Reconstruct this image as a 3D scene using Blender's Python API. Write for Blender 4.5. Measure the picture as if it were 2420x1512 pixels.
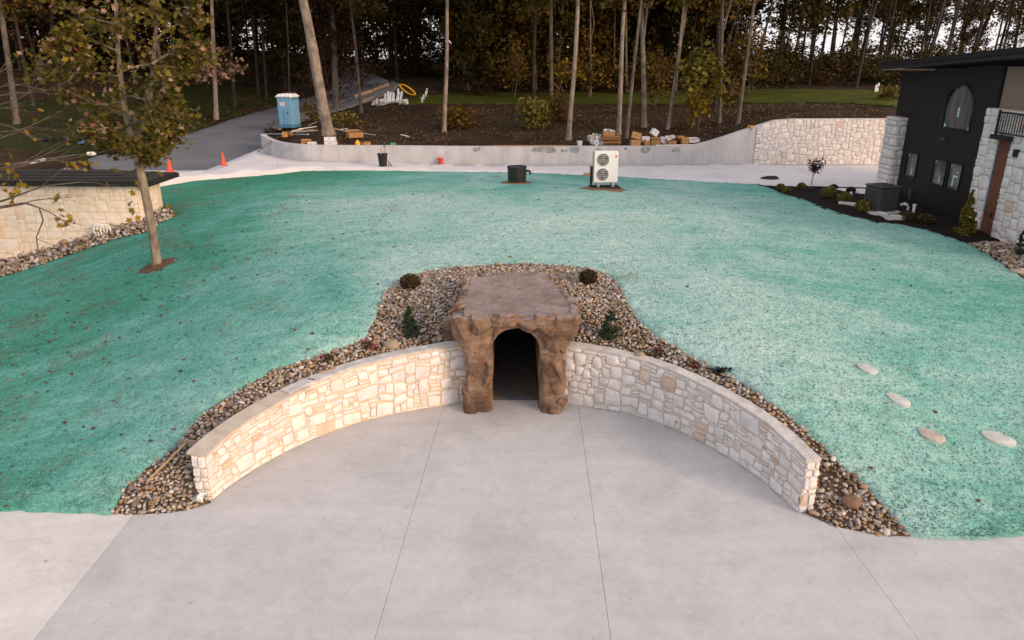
import bpy, math, random
import numpy as np
from mathutils import Vector, Matrix, noise as mnoise
from mathutils.geometry import delaunay_2d_cdt
R = math.radians
random.seed(7); rng = np.random.default_rng(7)
scene = bpy.context.scene
for o in list(bpy.data.objects): bpy.data.objects.remove(o)
C = scene.collection

# ------------------------------------------------------------------ camera
H, PITCH, FPX, CX, CY = 7.6, R(19.8), 1737.0, 1209.5, 756.0
cam = bpy.data.cameras.new('camera'); camo = bpy.data.objects.new('camera', cam); C.objects.link(camo)
camo.location = (0, 0, H); camo.rotation_euler = (R(90) - PITCH, 0, 0)
cam.sensor_width = 36; cam.lens = FPX / 2419 * 36; cam.clip_start = .1; cam.clip_end = 3000
scene.camera = camo

# ------------------------------------------------------------------ light
SUN_EL, SUN_AZ = 16.0, 128.0          # azimuth clockwise from +Y: low light from the right, a little behind the camera
world = bpy.data.worlds.new('World'); scene.world = world; world.use_nodes = True
wn = world.node_tree.nodes; wl = world.node_tree.links
bg = wn['Background']; sky = wn.new('ShaderNodeTexSky'); sky.sky_type = 'NISHITA'; sky.sun_disc = False
sky.sun_elevation = R(SUN_EL); sky.sun_rotation = R(SUN_AZ); sky.air_density = 1.0; sky.dust_density = 2.0; sky.ozone_density = 1.0
mixs = wn.new('ShaderNodeMix'); mixs.data_type = 'RGBA'          # thin even overcast veil over the clear sky
mixs.inputs[0].default_value = .72; mixs.inputs[7].default_value = (9.3, 8.75, 9.1, 1)
wl.new(sky.outputs[0], mixs.inputs[6]); wl.new(mixs.outputs[2], bg.inputs[0])
bg.inputs[1].default_value = .10
sun = bpy.data.lights.new('sun', 'SUN'); suno = bpy.data.objects.new('sun', sun); C.objects.link(suno)
sun.energy = 2.2; sun.angle = R(22); sun.color = (1, .68, .44)
el, az = R(SUN_EL), R(SUN_AZ)
sd = Vector((math.sin(az) * math.cos(el), math.cos(az) * math.cos(el), math.sin(el)))
suno.rotation_euler = sd.to_track_quat('Z', 'Y').to_euler(); suno.location = sd * 60
vs = scene.view_settings; vs.view_transform = 'Standard'; vs.look = 'None'; vs.exposure = 0.50; vs.gamma = 1; vs.use_curve_mapping = False

# ------------------------------------------------------------------ measuring: a point of the photograph at a height or a distance
def ray(px, py):
    a = (px - CX) / FPX; b = -(py - CY) / FPX
    return np.array((a, math.cos(PITCH) + b * math.sin(PITCH), -math.sin(PITCH) + b * math.cos(PITCH)))
def at(px, py, z):
    d = ray(px, py); t = (z - H) / d[2]; return np.array((d[0] * t, d[1] * t, z))
def atY(px, py, Y):
    d = ray(px, py); t = Y / d[1]; return np.array((d[0] * t, Y, H + d[2] * t))
def atX(px, py, X):
    d = ray(px, py); t = X / d[0]; return np.array((X, d[1] * t, H + d[2] * t))

# ------------------------------------------------------------------ mesh helpers
def mesh_np(name, V, F):
    V = np.asarray(V, dtype=np.float32); F = np.asarray(F, dtype=np.int32); k = F.shape[1]
    me = bpy.data.meshes.new(name)
    me.vertices.add(len(V)); me.vertices.foreach_set('co', V.ravel())
    me.loops.add(F.size); me.loops.foreach_set('vertex_index', F.ravel())
    me.polygons.add(len(F)); me.polygons.foreach_set('loop_start', np.arange(0, F.size, k, dtype=np.int32))
    me.update(calc_edges=True); me.validate(); return me
def link(name, me, mat=None, parent=None, smooth=False):
    o = bpy.data.objects.new(name, me); C.objects.link(o)
    if mat and not me.materials: me.materials.append(mat)
    if smooth and len(me.polygons): me.polygons.foreach_set('use_smooth', [True] * len(me.polygons))
    if parent: o.parent = parent
    return o
def tag(o, label=None, cat=None, group=None, kind=None):
    if label: o['label'] = label
    if cat: o['category'] = cat
    if group: o['group'] = group
    if kind: o['kind'] = kind
    return o
def thing(name, label, cat, loc=(0, 0, 0), rz=0, group=None):
    o = bpy.data.objects.new(name, None); C.objects.link(o); o.empty_display_size = .2
    o.location = tuple(float(v) for v in loc); o.rotation_euler = (0, 0, rz); return tag(o, label, cat, group)
def clone(root, loc, rz=0, label=None, s=None):
    def cp(o, par):
        c = o.copy(); C.objects.link(c); c.parent = par
        for ch in o.children: cp(ch, c)
        return c
    r = cp(root, None); r.location = tuple(float(v) for v in loc); r.rotation_euler = (0, 0, rz)
    if s: r.scale = (s, s, s) if not hasattr(s, '__len__') else s
    if label: r['label'] = label
    return r
class MB:
    """collects boxes, tubes, lathes and sheets; build() links them as ONE mesh object"""
    def __init__(s): s.v = []; s.f = []
    def add(s, V, F):
        b = len(s.v); s.v += [tuple(map(float, p)) for p in V]; s.f += [tuple(b + i for i in f) for f in F]; return s
    def box(s, c, d, rz=0, rx=0, ry=0, bev=0, taper=1):
        hx, hy, hz = [x / 2 for x in d]; M = Matrix.Rotation(rz, 3, 'Z') @ Matrix.Rotation(ry, 3, 'Y') @ Matrix.Rotation(rx, 3, 'X')
        if bev <= 0:
            P = [(sx * hx * (taper if sz > 0 else 1), sy * hy * (taper if sz > 0 else 1), sz * hz) for sz in (-1, 1) for sx, sy in ((-1, -1), (1, -1), (1, 1), (-1, 1))]
            F = [(3, 2, 1, 0), (4, 5, 6, 7), (0, 1, 5, 4), (1, 2, 6, 5), (2, 3, 7, 6), (3, 0, 4, 7)]
        else:
            P = []; b = bev
            for z, i in ((-hz, b), (-hz + b, 0), (hz - b, 0), (hz, b)):
                t = taper if z > 0 else 1
                X, Y = hx * t - i, hy * t - i; k = min(b * .7, X, Y)
                P += [(-X + k, -Y, z), (X - k, -Y, z), (X, -Y + k, z), (X, Y - k, z), (X - k, Y, z), (-X + k, Y, z), (-X, Y - k, z), (-X, -Y + k, z)]
            F = [tuple(range(7, -1, -1)), tuple(range(24, 32))]
            for r in range(3):
                for i in range(8): j = (i + 1) % 8; F.append((r * 8 + i, r * 8 + j, r * 8 + 8 + j, r * 8 + 8 + i))
        s.add([M @ Vector(p) + Vector(c) for p in P], F); return s
    def tube(s, path, rad, n=8, cap=True, jit=0):
        path = [Vector(p) for p in path]; m = len(path); rad = rad if hasattr(rad, '__len__') else [rad] * m
        V = []; up = Vector((0.13, .21, 1)).normalized()
        ref = None
        for i, p in enumerate(path):
            t = (path[min(i + 1, m - 1)] - path[max(i - 1, 0)]).normalized()
            if ref is None:
                ref = t.cross(up); ref = ref.normalized() if ref.length > .05 else t.cross(Vector((1, 0, 0))).normalized()
            ref = (ref - t * ref.dot(t)).normalized(); b = t.cross(ref)
            for k in range(n):
                a = 2 * math.pi * k / n; r = rad[i] * (1 + (random.uniform(-jit, jit) if jit else 0))
                V.append(p + ref * math.cos(a) * r + b * math.sin(a) * r)
        F = [(i * n + k, i * n + (k + 1) % n, (i + 1) * n + (k + 1) % n, (i + 1) * n + k) for i in range(m - 1) for k in range(n)]
        if cap: F += [tuple(range(n - 1, -1, -1)), tuple((m - 1) * n + k for k in range(n))]
        return s.add(V, F)
    def lathe(s, prof, c=(0, 0, 0), n=24, cap=True):
        V = [(c[0] + r * math.cos(2 * math.pi * k / n), c[1] + r * math.sin(2 * math.pi * k / n), c[2] + z) for r, z in prof for k in range(n)]
        m = len(prof); F = [(i * n + k, i * n + (k + 1) % n, (i + 1) * n + (k + 1) % n, (i + 1) * n + k) for i in range(m - 1) for k in range(n)]
        if cap: F += [tuple(range(n - 1, -1, -1)), tuple((m - 1) * n + k for k in range(n))]
        return s.add(V, F)
    def prism(s, poly, d):
        """closed polygon of 3-D points extruded by vector d"""
        n = len(poly); d = np.asarray(d, float); P = [np.asarray(p, float) for p in poly]
        return s.add([tuple(p) for p in P] + [tuple(p + d) for p in P], [tuple(range(n - 1, -1, -1)), tuple(range(n, 2 * n))] + [(i, (i + 1) % n, n + (i + 1) % n, n + i) for i in range(n)])
    def build(s, name, mat, parent=None, smooth=False, org=None):
        V = s.v if org is None else [(p[0] - org[0], p[1] - org[1], p[2] - org[2]) for p in s.v]
        me = bpy.data.meshes.new(name); me.from_pydata(V, [], s.f); me.update()
        o = link(name, me, mat, parent, smooth)
        if smooth:
            try: me.set_sharp_from_angle(angle=R(40))
            except Exception: pass
        return o

# ------------------------------------------------------------------ material helpers
class NT:
    def __init__(s, name):
        s.m = bpy.data.materials.new(name); s.m.use_nodes = True; s.n = s.m.node_tree.nodes; s.l = s.m.node_tree.links
        s.b = s.n['Principled BSDF']; s.tc = s.n.new('ShaderNodeTexCoord')
    def set(s, i, v):
        if hasattr(v, 'is_linked') or hasattr(v, 'links'): s.l.new(v, i)
        else: i.default_value = v
    def mapping(s, scale=(1, 1, 1), rot=(0, 0, 0), src='Object'):
        m = s.n.new('ShaderNodeMapping'); m.inputs['Scale'].default_value = scale; m.inputs['Rotation'].default_value = rot; s.l.new(s.tc.outputs[src], m.inputs[0]); return m.outputs[0]
    def noise(s, sc, det=4, rough=.55, dist=0, vec=None):
        t = s.n.new('ShaderNodeTexNoise'); t.inputs['Scale'].default_value = sc; t.inputs['Detail'].default_value = det; t.inputs['Roughness'].default_value = rough; t.inputs['Distortion'].default_value = dist
        s.l.new(vec if vec is not None else s.tc.outputs['Object'], t.inputs[0]); return t.outputs[0]
    def voro(s, sc, vec=None, feat='F1', out=0):
        t = s.n.new('ShaderNodeTexVoronoi'); t.inputs['Scale'].default_value = sc; t.feature = feat
        s.l.new(vec if vec is not None else s.tc.outputs['Object'], t.inputs[0]); return t.outputs[out]
    def ramp(s, fac, stops, const=False):
        r = s.n.new('ShaderNodeValToRGB'); e = r.color_ramp.elements
        r.color_ramp.interpolation = 'CONSTANT' if const else 'LINEAR'
        while len(e) < len(stops): e.new(.5)
        for k, (p, c) in enumerate(stops):
            e[k].position = p; e[k].color = (c[0], c[1], c[2], 1) if hasattr(c, '__len__') else (c, c, c, 1)
        s.l.new(fac, r.inputs[0]); return r.outputs[0]
    def mix(s, fac, a, b, mode='MIX'):
        m = s.n.new('ShaderNodeMix'); m.data_type = 'RGBA'; m.blend_type = mode
        s.set(m.inputs[0], fac)
        for i, v in ((6, a), (7, b)): s.set(m.inputs[i], v if not isinstance(v, tuple) or len(v) == 4 else (*v, 1))
        return m.outputs[2]
    def math(s, op, a, b=0, c=0):
        m = s.n.new('ShaderNodeMath'); m.operation = op
        for i, v in enumerate((a, b, c)): s.set(m.inputs[i], v)
        return m.outputs[0]
    def maprange(s, v, a, b, c=0, d=1):
        m = s.n.new('ShaderNodeMapRange'); s.l.new(v, m.inputs[0])
        for i, x in enumerate((a, b, c, d)): m.inputs[i + 1].default_value = x
        return m.outputs[0]
    def rnd(s, kind):
        if kind == 'obj': return s.n.new('ShaderNodeObjectInfo').outputs['Random']
        return s.n.new('ShaderNodeNewGeometry').outputs['Random Per Island']
    def bump(s, h, strength=.3, dist=.02):
        b = s.n.new('ShaderNodeBump'); b.inputs['Strength'].default_value = strength; b.inputs['Distance'].default_value = dist
        s.l.new(h, b.inputs['Height']); s.l.new(b.outputs[0], s.b.inputs['Normal']); return b
    def done(s, col, rough=.85, spec=.25, metal=0):
        s.set(s.b.inputs['Base Color'], col if not isinstance(col, tuple) or len(col) == 4 else (*col, 1))
        s.set(s.b.inputs['Roughness'], rough); s.b.inputs['Specular IOR Level'].default_value = spec; s.b.inputs['Metallic'].default_value = metal
        return s.m
def simple(name, col, rough=.6, var=.12, sc=8, bump=0, bsc=30, spec=.3, metal=0, rnd=None):
    t = NT(name); n = t.noise(sc, 5)
    c = t.mix(1.0, tuple(col), t.ramp(n, [(.25, 1 - var * 1.6), (.75, 1 + var)]), 'MULTIPLY')
    if rnd: c = t.mix(1.0, c, t.ramp(t.rnd(rnd), [(0, 1 - var * 1.5), (1, 1 + var)]), 'MULTIPLY')
    if bump: t.bump(t.noise(bsc, 5), bump, .02)
    return t.done(c, rough, spec, metal)
def leafmat(name, stops, trans=.25, rnd='island', rough=.6):
    t = NT(name); c = t.ramp(t.rnd(rnd), stops); t.done(c, rough, .2)
    tr = t.n.new('ShaderNodeBsdfTranslucent'); t.l.new(c, tr.inputs[0]); mx = t.n.new('ShaderNodeMixShader'); mx.inputs[0].default_value = trans
    t.l.new(t.b.outputs[0], mx.inputs[1]); t.l.new(tr.outputs[0], mx.inputs[2]); t.l.new(mx.outputs[0], t.n['Material Output'].inputs[0])
    return t.m
M = {}
def mats():
    # hydroseeded lawn
    t = NT('hydroseed'); big = t.noise(.16, 5, .6, .6); mid = t.noise(1.1, 6, .65, .8); fine = t.noise(17, 3, .7); fine2 = t.noise(48, 2, .6)
    st = t.noise(.9, 5, .6, 1.2, t.mapping((.35, 2.2, 1), (0, 0, .5)))
    sx = t.n.new('ShaderNodeSeparateXYZ'); t.l.new(t.tc.outputs['Object'], sx.inputs[0])
    thick = t.math('ADD', t.math('ADD', t.maprange(sx.outputs[0], -3, -13, 0, .30), t.maprange(sx.outputs[0], 7, 17, 0, .16)), t.math('ADD', t.maprange(sx.outputs[1], 27, 36, 0, .13), t.maprange(sx.outputs[1], 14, 10.5, 0, .12)))   # denser dye, plus vignette and view-angle darkening painted into the outer edges
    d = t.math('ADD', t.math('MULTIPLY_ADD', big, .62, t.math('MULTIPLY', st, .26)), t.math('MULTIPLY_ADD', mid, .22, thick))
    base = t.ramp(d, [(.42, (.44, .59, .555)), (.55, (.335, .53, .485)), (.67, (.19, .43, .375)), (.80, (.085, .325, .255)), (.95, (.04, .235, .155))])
    base = t.mix(1.0, base, t.ramp(fine, [(.26, .42), (.42, .88), (.6, 1.07), (.8, 1.2)]), 'MULTIPLY')
    base = t.mix(1.0, base, t.ramp(t.noise(5.5, 5, .7, .6), [(.3, .70), (.48, .98), (.7, 1.12)]), 'MULTIPLY')
    base = t.mix(t.ramp(fine2, [(.6, 0), (.75, .25)]), base, (.40, .55, .42))
    soil = t.math('MULTIPLY', t.ramp(t.math('ADD', t.noise(.55, 7, .74, .7), t.maprange(sx.outputs[0], -6, -14, 0, .10)), [(.58, 0), (.72, 1)]), t.ramp(fine, [(.35, 1), (.62, .15)]))
    base = t.mix(t.math('MULTIPLY', soil, .85), base, (.13, .085, .05))
    t.bump(t.math('MULTIPLY_ADD', fine, 1.0, t.math('MULTIPLY', t.noise(6, 4), 1.6)), .9, .05)
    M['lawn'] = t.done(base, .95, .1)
    t = NT('soil'); n = t.noise(2.2, 8, .68); c = t.ramp(n, [(.3, (.022, .014, .009)), (.55, (.055, .033, .02)), (.75, (.10, .064, .04))]); t.bump(t.noise(14, 7, .7), .9, .06); M['soil'] = t.done(c, .95, .1)
    t = NT('forest_dirt'); n = t.noise(.35, 8, .68, .6); f = t.noise(5, 6, .7)
    c = t.ramp(n, [(.3, (.022, .014, .009)), (.5, (.050, .029, .018)), (.72, (.088, .054, .034))]); c = t.mix(1.0, c, t.ramp(f, [(.3, .45), (.7, 1.35)]), 'MULTIPLY')
    c = t.mix(t.ramp(t.noise(.22, 6, .7, .8), [(.56, 0), (.68, .6)]), c, (.035, .045, .010)); t.bump(t.noise(6, 8, .7), 1, .12); M['dirt'] = t.done(c, .95, .08)
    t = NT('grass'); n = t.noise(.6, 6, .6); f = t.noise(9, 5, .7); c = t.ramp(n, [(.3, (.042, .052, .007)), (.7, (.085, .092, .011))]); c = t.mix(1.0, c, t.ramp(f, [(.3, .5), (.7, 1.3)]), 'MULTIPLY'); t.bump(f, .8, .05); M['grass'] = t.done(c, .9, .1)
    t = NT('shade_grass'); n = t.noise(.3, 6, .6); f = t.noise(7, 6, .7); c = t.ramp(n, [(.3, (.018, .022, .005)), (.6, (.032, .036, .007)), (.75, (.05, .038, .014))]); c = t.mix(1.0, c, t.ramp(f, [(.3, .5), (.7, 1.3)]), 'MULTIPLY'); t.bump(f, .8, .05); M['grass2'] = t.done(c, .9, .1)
    t = NT('mulch'); f = t.noise(22, 6, .75); c = t.ramp(f, [(.3, (.006, .005, .005)), (.7, (.024, .019, .017))]); t.bump(f, 1, .04); M['mulch'] = t.done(c, .95, .1)
    # concrete
    def conc(name, base, mott):
        t = NT(name); a = t.noise(.55, 7, .62, .5); b = t.noise(2.3, 6, .6, .3); f = t.noise(60, 4, .6); st = t.noise(1.3, 5, .6, .4, t.mapping((.25, 1.6, 1), (0, 0, .15)))
        c = t.mix(1.0, base, t.ramp(a, [(.3, 1 - mott), (.5, 1.0), (.72, 1 + mott * .55)]), 'MULTIPLY'); c = t.mix(1.0, c, t.ramp(b, [(.3, 1 - mott * .5), (.7, 1 + mott * .3)]), 'MULTIPLY'); c = t.mix(1.0, c, t.ramp(st, [(.3, 1 - mott * .4), (.7, 1 + mott * .25)]), 'MULTIPLY')
        c = t.mix(1.0, c, t.ramp(f, [(.3, .90), (.7, 1.07)]), 'MULTIPLY'); c = t.mix(1.0, c, t.ramp(t.noise(7, 8, .75, .4), [(.3, .90), (.5, 1.0), (.7, 1.06)]), 'MULTIPLY'); c = t.mix(t.ramp(t.noise(6, 3, .5), [(.72, 0), (.76, .55)]), c, (.2, .17, .15)); c = t.mix(t.ramp(t.noise(.8, 8, .7, 1.5), [(.60, 0), (.70, .35)]), c, (.36, .33, .31)); t.bump(f, .25, .012); return t.done(c, .82, .2)
    M['patio'] = conc('patio_concrete', (.49, .486, .49), .13); M['patio2'] = conc('pale_concrete', (.62, .60, .575), .12); M['drive'] = conc('drive_concrete', (.66, .635, .64), .12)
    # cast concrete wall with a damp-spotted rim
    t = NT('cast_concrete'); a = t.noise(.7, 7, .62, .4); f = t.noise(40, 4); st = t.noise(3, 5, .6, 0, t.mapping((1, 1, .12)))
    c = t.mix(1.0, (.52, .51, .515), t.ramp(a, [(.3, .82), (.7, 1.1)]), 'MULTIPLY'); c = t.mix(1.0, c, t.ramp(st, [(.35, .9), (.65, 1.05)]), 'MULTIPLY'); c = t.mix(1.0, c, t.ramp(f, [(.3, .92), (.7, 1.06)]), 'MULTIPLY'); t.bump(f, .15, .01); M['cast'] = t.done(c, .85, .2)
    M['damp'] = simple('damp_stain', (.30, .315, .32), .7, .3, 5)
    t = NT('asphalt'); a = t.noise(.4, 6, .6, .3); f = t.noise(45, 4, .7); c = t.mix(1.0, (.145, .150, .166), t.ramp(a, [(.3, .8), (.7, 1.2)]), 'MULTIPLY'); c = t.mix(1.0, c, t.ramp(f, [(.3, .7), (.7, 1.25)]), 'MULTIPLY'); t.bump(f, .5, .02); M['asphalt'] = t.done(c, .9, .2)
    # dressed stones: cream with a few tawny ones
    def stone(name, stops, bsc=14):
        t = NT(name); r = t.rnd('obj'); c = t.ramp(r, stops); n = t.noise(5, 7, .65, .4); f = t.noise(26, 6, .7)
        c = t.mix(1.0, c, t.ramp(n, [(.28, .78), (.6, 1.04), (.8, 1.1)]), 'MULTIPLY'); c = t.mix(t.ramp(t.noise(2.6, 5, .6), [(.58, 0), (.75, .22)]), c, (.60, .44, .30)); t.bump(t.math('MULTIPLY_ADD', n, 1.5, f), .55, .03); return t.done(c, .9, .15)
    cream = [(0, (.74, .69, .64)), (.3, (.78, .75, .71)), (.55, (.73, .70, .67)), (.78, (.68, .66, .64)), (.93, (.75, .68, .60)), (.97, (.66, .50, .38)), (1, (.58, .42, .32))]
    M['stone'] = stone('cream_stone', cream)
    M['stone_white'] = stone('white_stone', [(0, (.74, .71, .68)), (.4, (.70, .68, .67)), (.75, (.76, .73, .70)), (.94, (.70, .66, .62)), (1, (.62, .50, .42))])
    M['stone_grey'] = stone('grey_stone', [(0, (.72, .70, .69)), (.4, (.60, .59, .585)), (.7, (.68, .665, .655)), (.93, (.74, .71, .68)), (.97, (.60, .47, .38)), (1, (.50, .36, .29))])
    M['stone_buff'] = stone('buff_stone', [(0, (.77, .68, .56)), (.4, (.80, .74, .66)), (.7, (.76, .67, .55)), (.9, (.79, .71, .62)), (1, (.72, .55, .38))])
    M['mortar'] = simple('tan_mortar', (.64, .50, .385), .95, .18, 6, .5, 40); M['mortar_grey'] = simple('grey_mortar', (.54, .47, .41), .95, .15, 6, .5, 40); M['mortar_buff'] = simple('buff_mortar', (.72, .57, .41), .95, .15, 6, .5, 40)
    M['coping'] = simple('tan_coping', (.50, .43, .35), .85, .12, 4, .3, 30); M['rawtop'] = simple('raw_wall_top', (.50, .48, .46), .9, .2, 5, .6, 22)
    # grotto rock
    t = NT('sandstone'); n = t.noise(1.6, 8, .65, .8); f = t.noise(9, 8, .68, .3); hs = t.noise(3, 6, .6, .6, t.mapping((.5, .5, 3)))
    c = t.ramp(n, [(.28, (.085, .052, .036)), (.45, (.185, .115, .077)), (.6, (.28, .188, .128)), (.75, (.35, .25, .178))]); c = t.mix(1.0, c, t.ramp(hs, [(.3, .72), (.7, 1.15)]), 'MULTIPLY')
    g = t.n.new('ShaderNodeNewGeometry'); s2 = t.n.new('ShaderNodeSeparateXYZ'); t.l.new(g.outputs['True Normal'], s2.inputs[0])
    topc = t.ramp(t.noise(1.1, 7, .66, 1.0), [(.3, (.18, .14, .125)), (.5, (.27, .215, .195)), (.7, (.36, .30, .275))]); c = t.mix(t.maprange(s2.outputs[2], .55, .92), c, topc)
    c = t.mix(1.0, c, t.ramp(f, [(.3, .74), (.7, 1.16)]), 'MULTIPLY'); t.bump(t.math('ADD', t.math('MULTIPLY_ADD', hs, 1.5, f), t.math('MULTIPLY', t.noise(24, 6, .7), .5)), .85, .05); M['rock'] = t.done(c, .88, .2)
    # pebbles
    peb = [(0, (.48, .43, .37)), (.12, (.30, .23, .16)), (.24, (.34, .225, .125)), (.36, (.13, .087, .058)), (.48, (.22, .205, .195)), (.6, (.56, .51, .46)), (.7, (.12, .115, .12)), (.8, (.38, .30, .225)), (.88, (.28, .155, .07)), (.95, (.42, .40, .38)), (1, (.23, .165, .12))]
    for k in ('obj', 'island'):
        t = NT('pebble_' + k); c = t.ramp(t.rnd(k), peb); c = t.mix(1.0, c, t.ramp(t.noise(22, 5), [(.3, .8), (.7, 1.15)]), 'MULTIPLY'); M['peb_' + k] = t.done(c, .62, .3)
    # bark
    def bark(name, c0, c1, sp=(1, 1, .22), strength=.8):
        t = NT(name); v = t.mapping(sp); n = t.noise(9, 7, .7, .4, v); p = t.noise(1.4, 5, .6, .4)
        c = t.ramp(n, [(.3, c0), (.68, c1)]); c = t.mix(1.0, c, t.ramp(p, [(.3, .5), (.5, .95), (.7, 1.3)]), 'MULTIPLY'); t.bump(n, strength, .05); return t.done(c, .9, .15)
    M['bark_pale'] = bark('pale_bark', (.13, .105, .085), (.33, .275, .225)); M['bark_grey'] = bark('grey_bark', (.06, .049, .041), (.17, .142, .12)); M['bark_dark'] = bark('dark_bark', (.022, .017, .014), (.075, .058, .047)); M['bark_maple'] = bark('maple_bark', (.11, .09, .065), (.34, .28, .215)); M['twig'] = simple('twig', (.13, .095, .07), .9)
    # leaves
    M['lf_maple'] = leafmat('maple_leaf', [(0, (.06, .055, .008)), (.35, (.11, .095, .012)), (.52, (.09, .058, .012)), (.70, (.19, .15, .018)), (.84, (.14, .085, .02)), (.93, (.27, .18, .08)), (.98, (.46, .33, .25)), (1, (.25, .03, .03))])
    M['lf_pink'] = leafmat('turning_leaf', [(0, (.10, .085, .02)), (.3, (.16, .12, .03)), (.5, (.40, .25, .16)), (.75, (.52, .34, .27)), (.92, (.45, .16, .15)), (1, (.12, .10, .02))])
    M['lf_yellow'] = leafmat('yellow_leaf', [(0, (.15, .11, .010)), (.5, (.25, .17, .012)), (.8, (.30, .15, .012)), (1, (.10, .085, .010))])
    M['lf_green'] = leafmat('green_leaf', [(0, (.024, .024, .005)), (.4, (.045, .040, .008)), (.7, (.065, .052, .009)), (.9, (.085, .052, .011)), (1, (.085, .04, .012))])
    M['lf_olive'] = leafmat('olive_leaf', [(0, (.055, .044, .007)), (.4, (.095, .066, .009)), (.7, (.15, .088, .011)), (.9, (.13, .055, .013)), (1, (.20, .125, .016))])
    M['lf_rust'] = leafmat('rust_leaf', [(0, (.045, .018, .010)), (.4, (.075, .026, .013)), (.7, (.06, .03, .010)), (1, (.11, .032, .018))])
    M['lf_conifer'] = leafmat('conifer_needle', [(0, (.018, .035, .018)), (.6, (.035, .058, .032)), (1, (.055, .075, .042))], .1)
    M['lf_gold'] = leafmat('golden_needle', [(0, (.09, .08, .012)), (.6, (.15, .125, .018)), (1, (.21, .165, .03))], .15)
    M['lf_brown'] = leafmat('brown_shrub', [(0, (.035, .024, .012)), (.6, (.065, .045, .018)), (1, (.10, .075, .025))], .1)
    M['lf_plum'] = leafmat('plum_leaf', [(0, (.035, .03, .015)), (.5, (.06, .022, .025)), (1, (.14, .05, .06))], .15)
    M['fallen'] = leafmat('fallen_leaf', [(0, (.07, .035, .02)), (.4, (.13, .06, .03)), (.65, (.05, .03, .025)), (.8, (.20, .10, .04)), (.92, (.17, .03, .03)), (1, (.38, .30, .2))], .05)
    M['flower'] = simple('magenta_flower', (.55, .03, .12), .6)
    # made things
    S = simple
    M['black'] = S('black_siding', (.0125, .0125, .0135), .6, .15, 3, .1, 40); M['roof'] = S('dark_metal_roof', (.035, .035, .038), .45, .2, 4, .1, 20, .4); M['brownroof'] = S('dark_brown_roof', (.020, .014, .011), .7, .25, 5, .2, 30); M['fascia'] = S('fascia_black', (.016, .015, .015), .5)
    M['tan'] = S('tan_stucco', (.22, .165, .13), .9, .1, 10, .3, 60); M['door'] = S('stained_wood', (.155, .062, .034), .6, .2, 6, .2, 30); M['frame'] = S('window_frame_black', (.014, .014, .015), .4)
    M['sticker'] = S('window_sticker', (.42, .68, .62), .5, .05); M['bluetape'] = S('blue_tape', (.07, .17, .34), .6); M['castcol'] = S('grey_cast_stone', (.52, .52, .51), .9, .14, 3, .5, 14)
    t = NT('window_glass'); t.done(t.ramp(t.noise(1.5, 4, .6, .5, t.mapping((1, 2.5, .5))), [(.3, (.075, .07, .068)), (.7, (.15, .142, .138))]), .05, .6); t.b.inputs['Transmission Weight'].default_value = 0; M['glass'] = t.m
    M['acgrey'] = S('condenser_grey', (.055, .055, .058), .5, .12); M['acdark'] = S('condenser_dark', (.02, .02, .02), .6); M['white'] = S('white_plastic', (.78, .77, .74), .45, .04); M['grill'] = S('fan_dark', (.16, .17, .16), .6); M['wire'] = S('guard_wire', (.72, .72, .68), .4); M['logo'] = S('orange_logo', (.72, .12, .04), .5); M['galv'] = S('galvanised_steel', (.42, .43, .44), .35, .12, 10, 0, 30, .5, .6)
    M['hdpe'] = S('black_plastic', (.018, .018, .020), .45, .15); M['orange'] = S('orange_cone', (.78, .085, .035), .5, .06); M['red'] = S('red_plastic', (.62, .06, .04), .5); M['blue'] = S('blue_plastic', (.15, .33, .50), .45, .1, 6); M['bluedk'] = S('blue_plastic_deep', (.07, .20, .34), .5, .1); M['potroof'] = S('white_translucent_roof', (.72, .72, .70), .5, .05); M['paper'] = S('printed_paper', (.70, .66, .64), .7, .04); M['print'] = S('print_ink', (.45, .15, .15), .7)
    M['card'] = S('cardboard', (.42, .23, .10), .85, .14, 6, 0, 30, .15, 0, 'obj'); M['carddk'] = S('cardboard_inside', (.20, .105, .05), .9, .14); M['whitecard'] = S('white_carton', (.66, .65, .64), .7, .08, 6); M['plank'] = S('lumber', (.46, .30, .16), .8, .16, 5, .2, 25, .2, 0, 'obj'); M['oldplank'] = S('weathered_lumber', (.30, .24, .19), .85, .2, 5, .3, 25); M['greypaint'] = S('grey_painted_board', (.34, .40, .43), .6, .1)
    M['yellow'] = S('yellow_plastic', (.78, .42, .01), .45, .06); M['pipe'] = S('pvc_pipe', (.74, .76, .78), .35, .05); M['tarp'] = S('blue_tarp', (.07, .13, .26), .45, .2, 6); M['green'] = S('green_print', (.05, .30, .22), .6); M['gravelgrey'] = S('crushed_stone', (.20, .19, .18), .95, .3, 8, .8, 20); M['brick'] = S('far_brick', (.16, .11, .095), .9, .2, 3); M['siding'] = S('far_siding', (.40, .41, .42), .8, .06); M['paver'] = S('round_stone_paver', (.44, .47, .45), .9, .2, 4, .5, 14); M['paver_tan'] = S('tan_stone_paver', (.38, .35, .31), .9, .25, 4, .5, 14)
mats()
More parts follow.
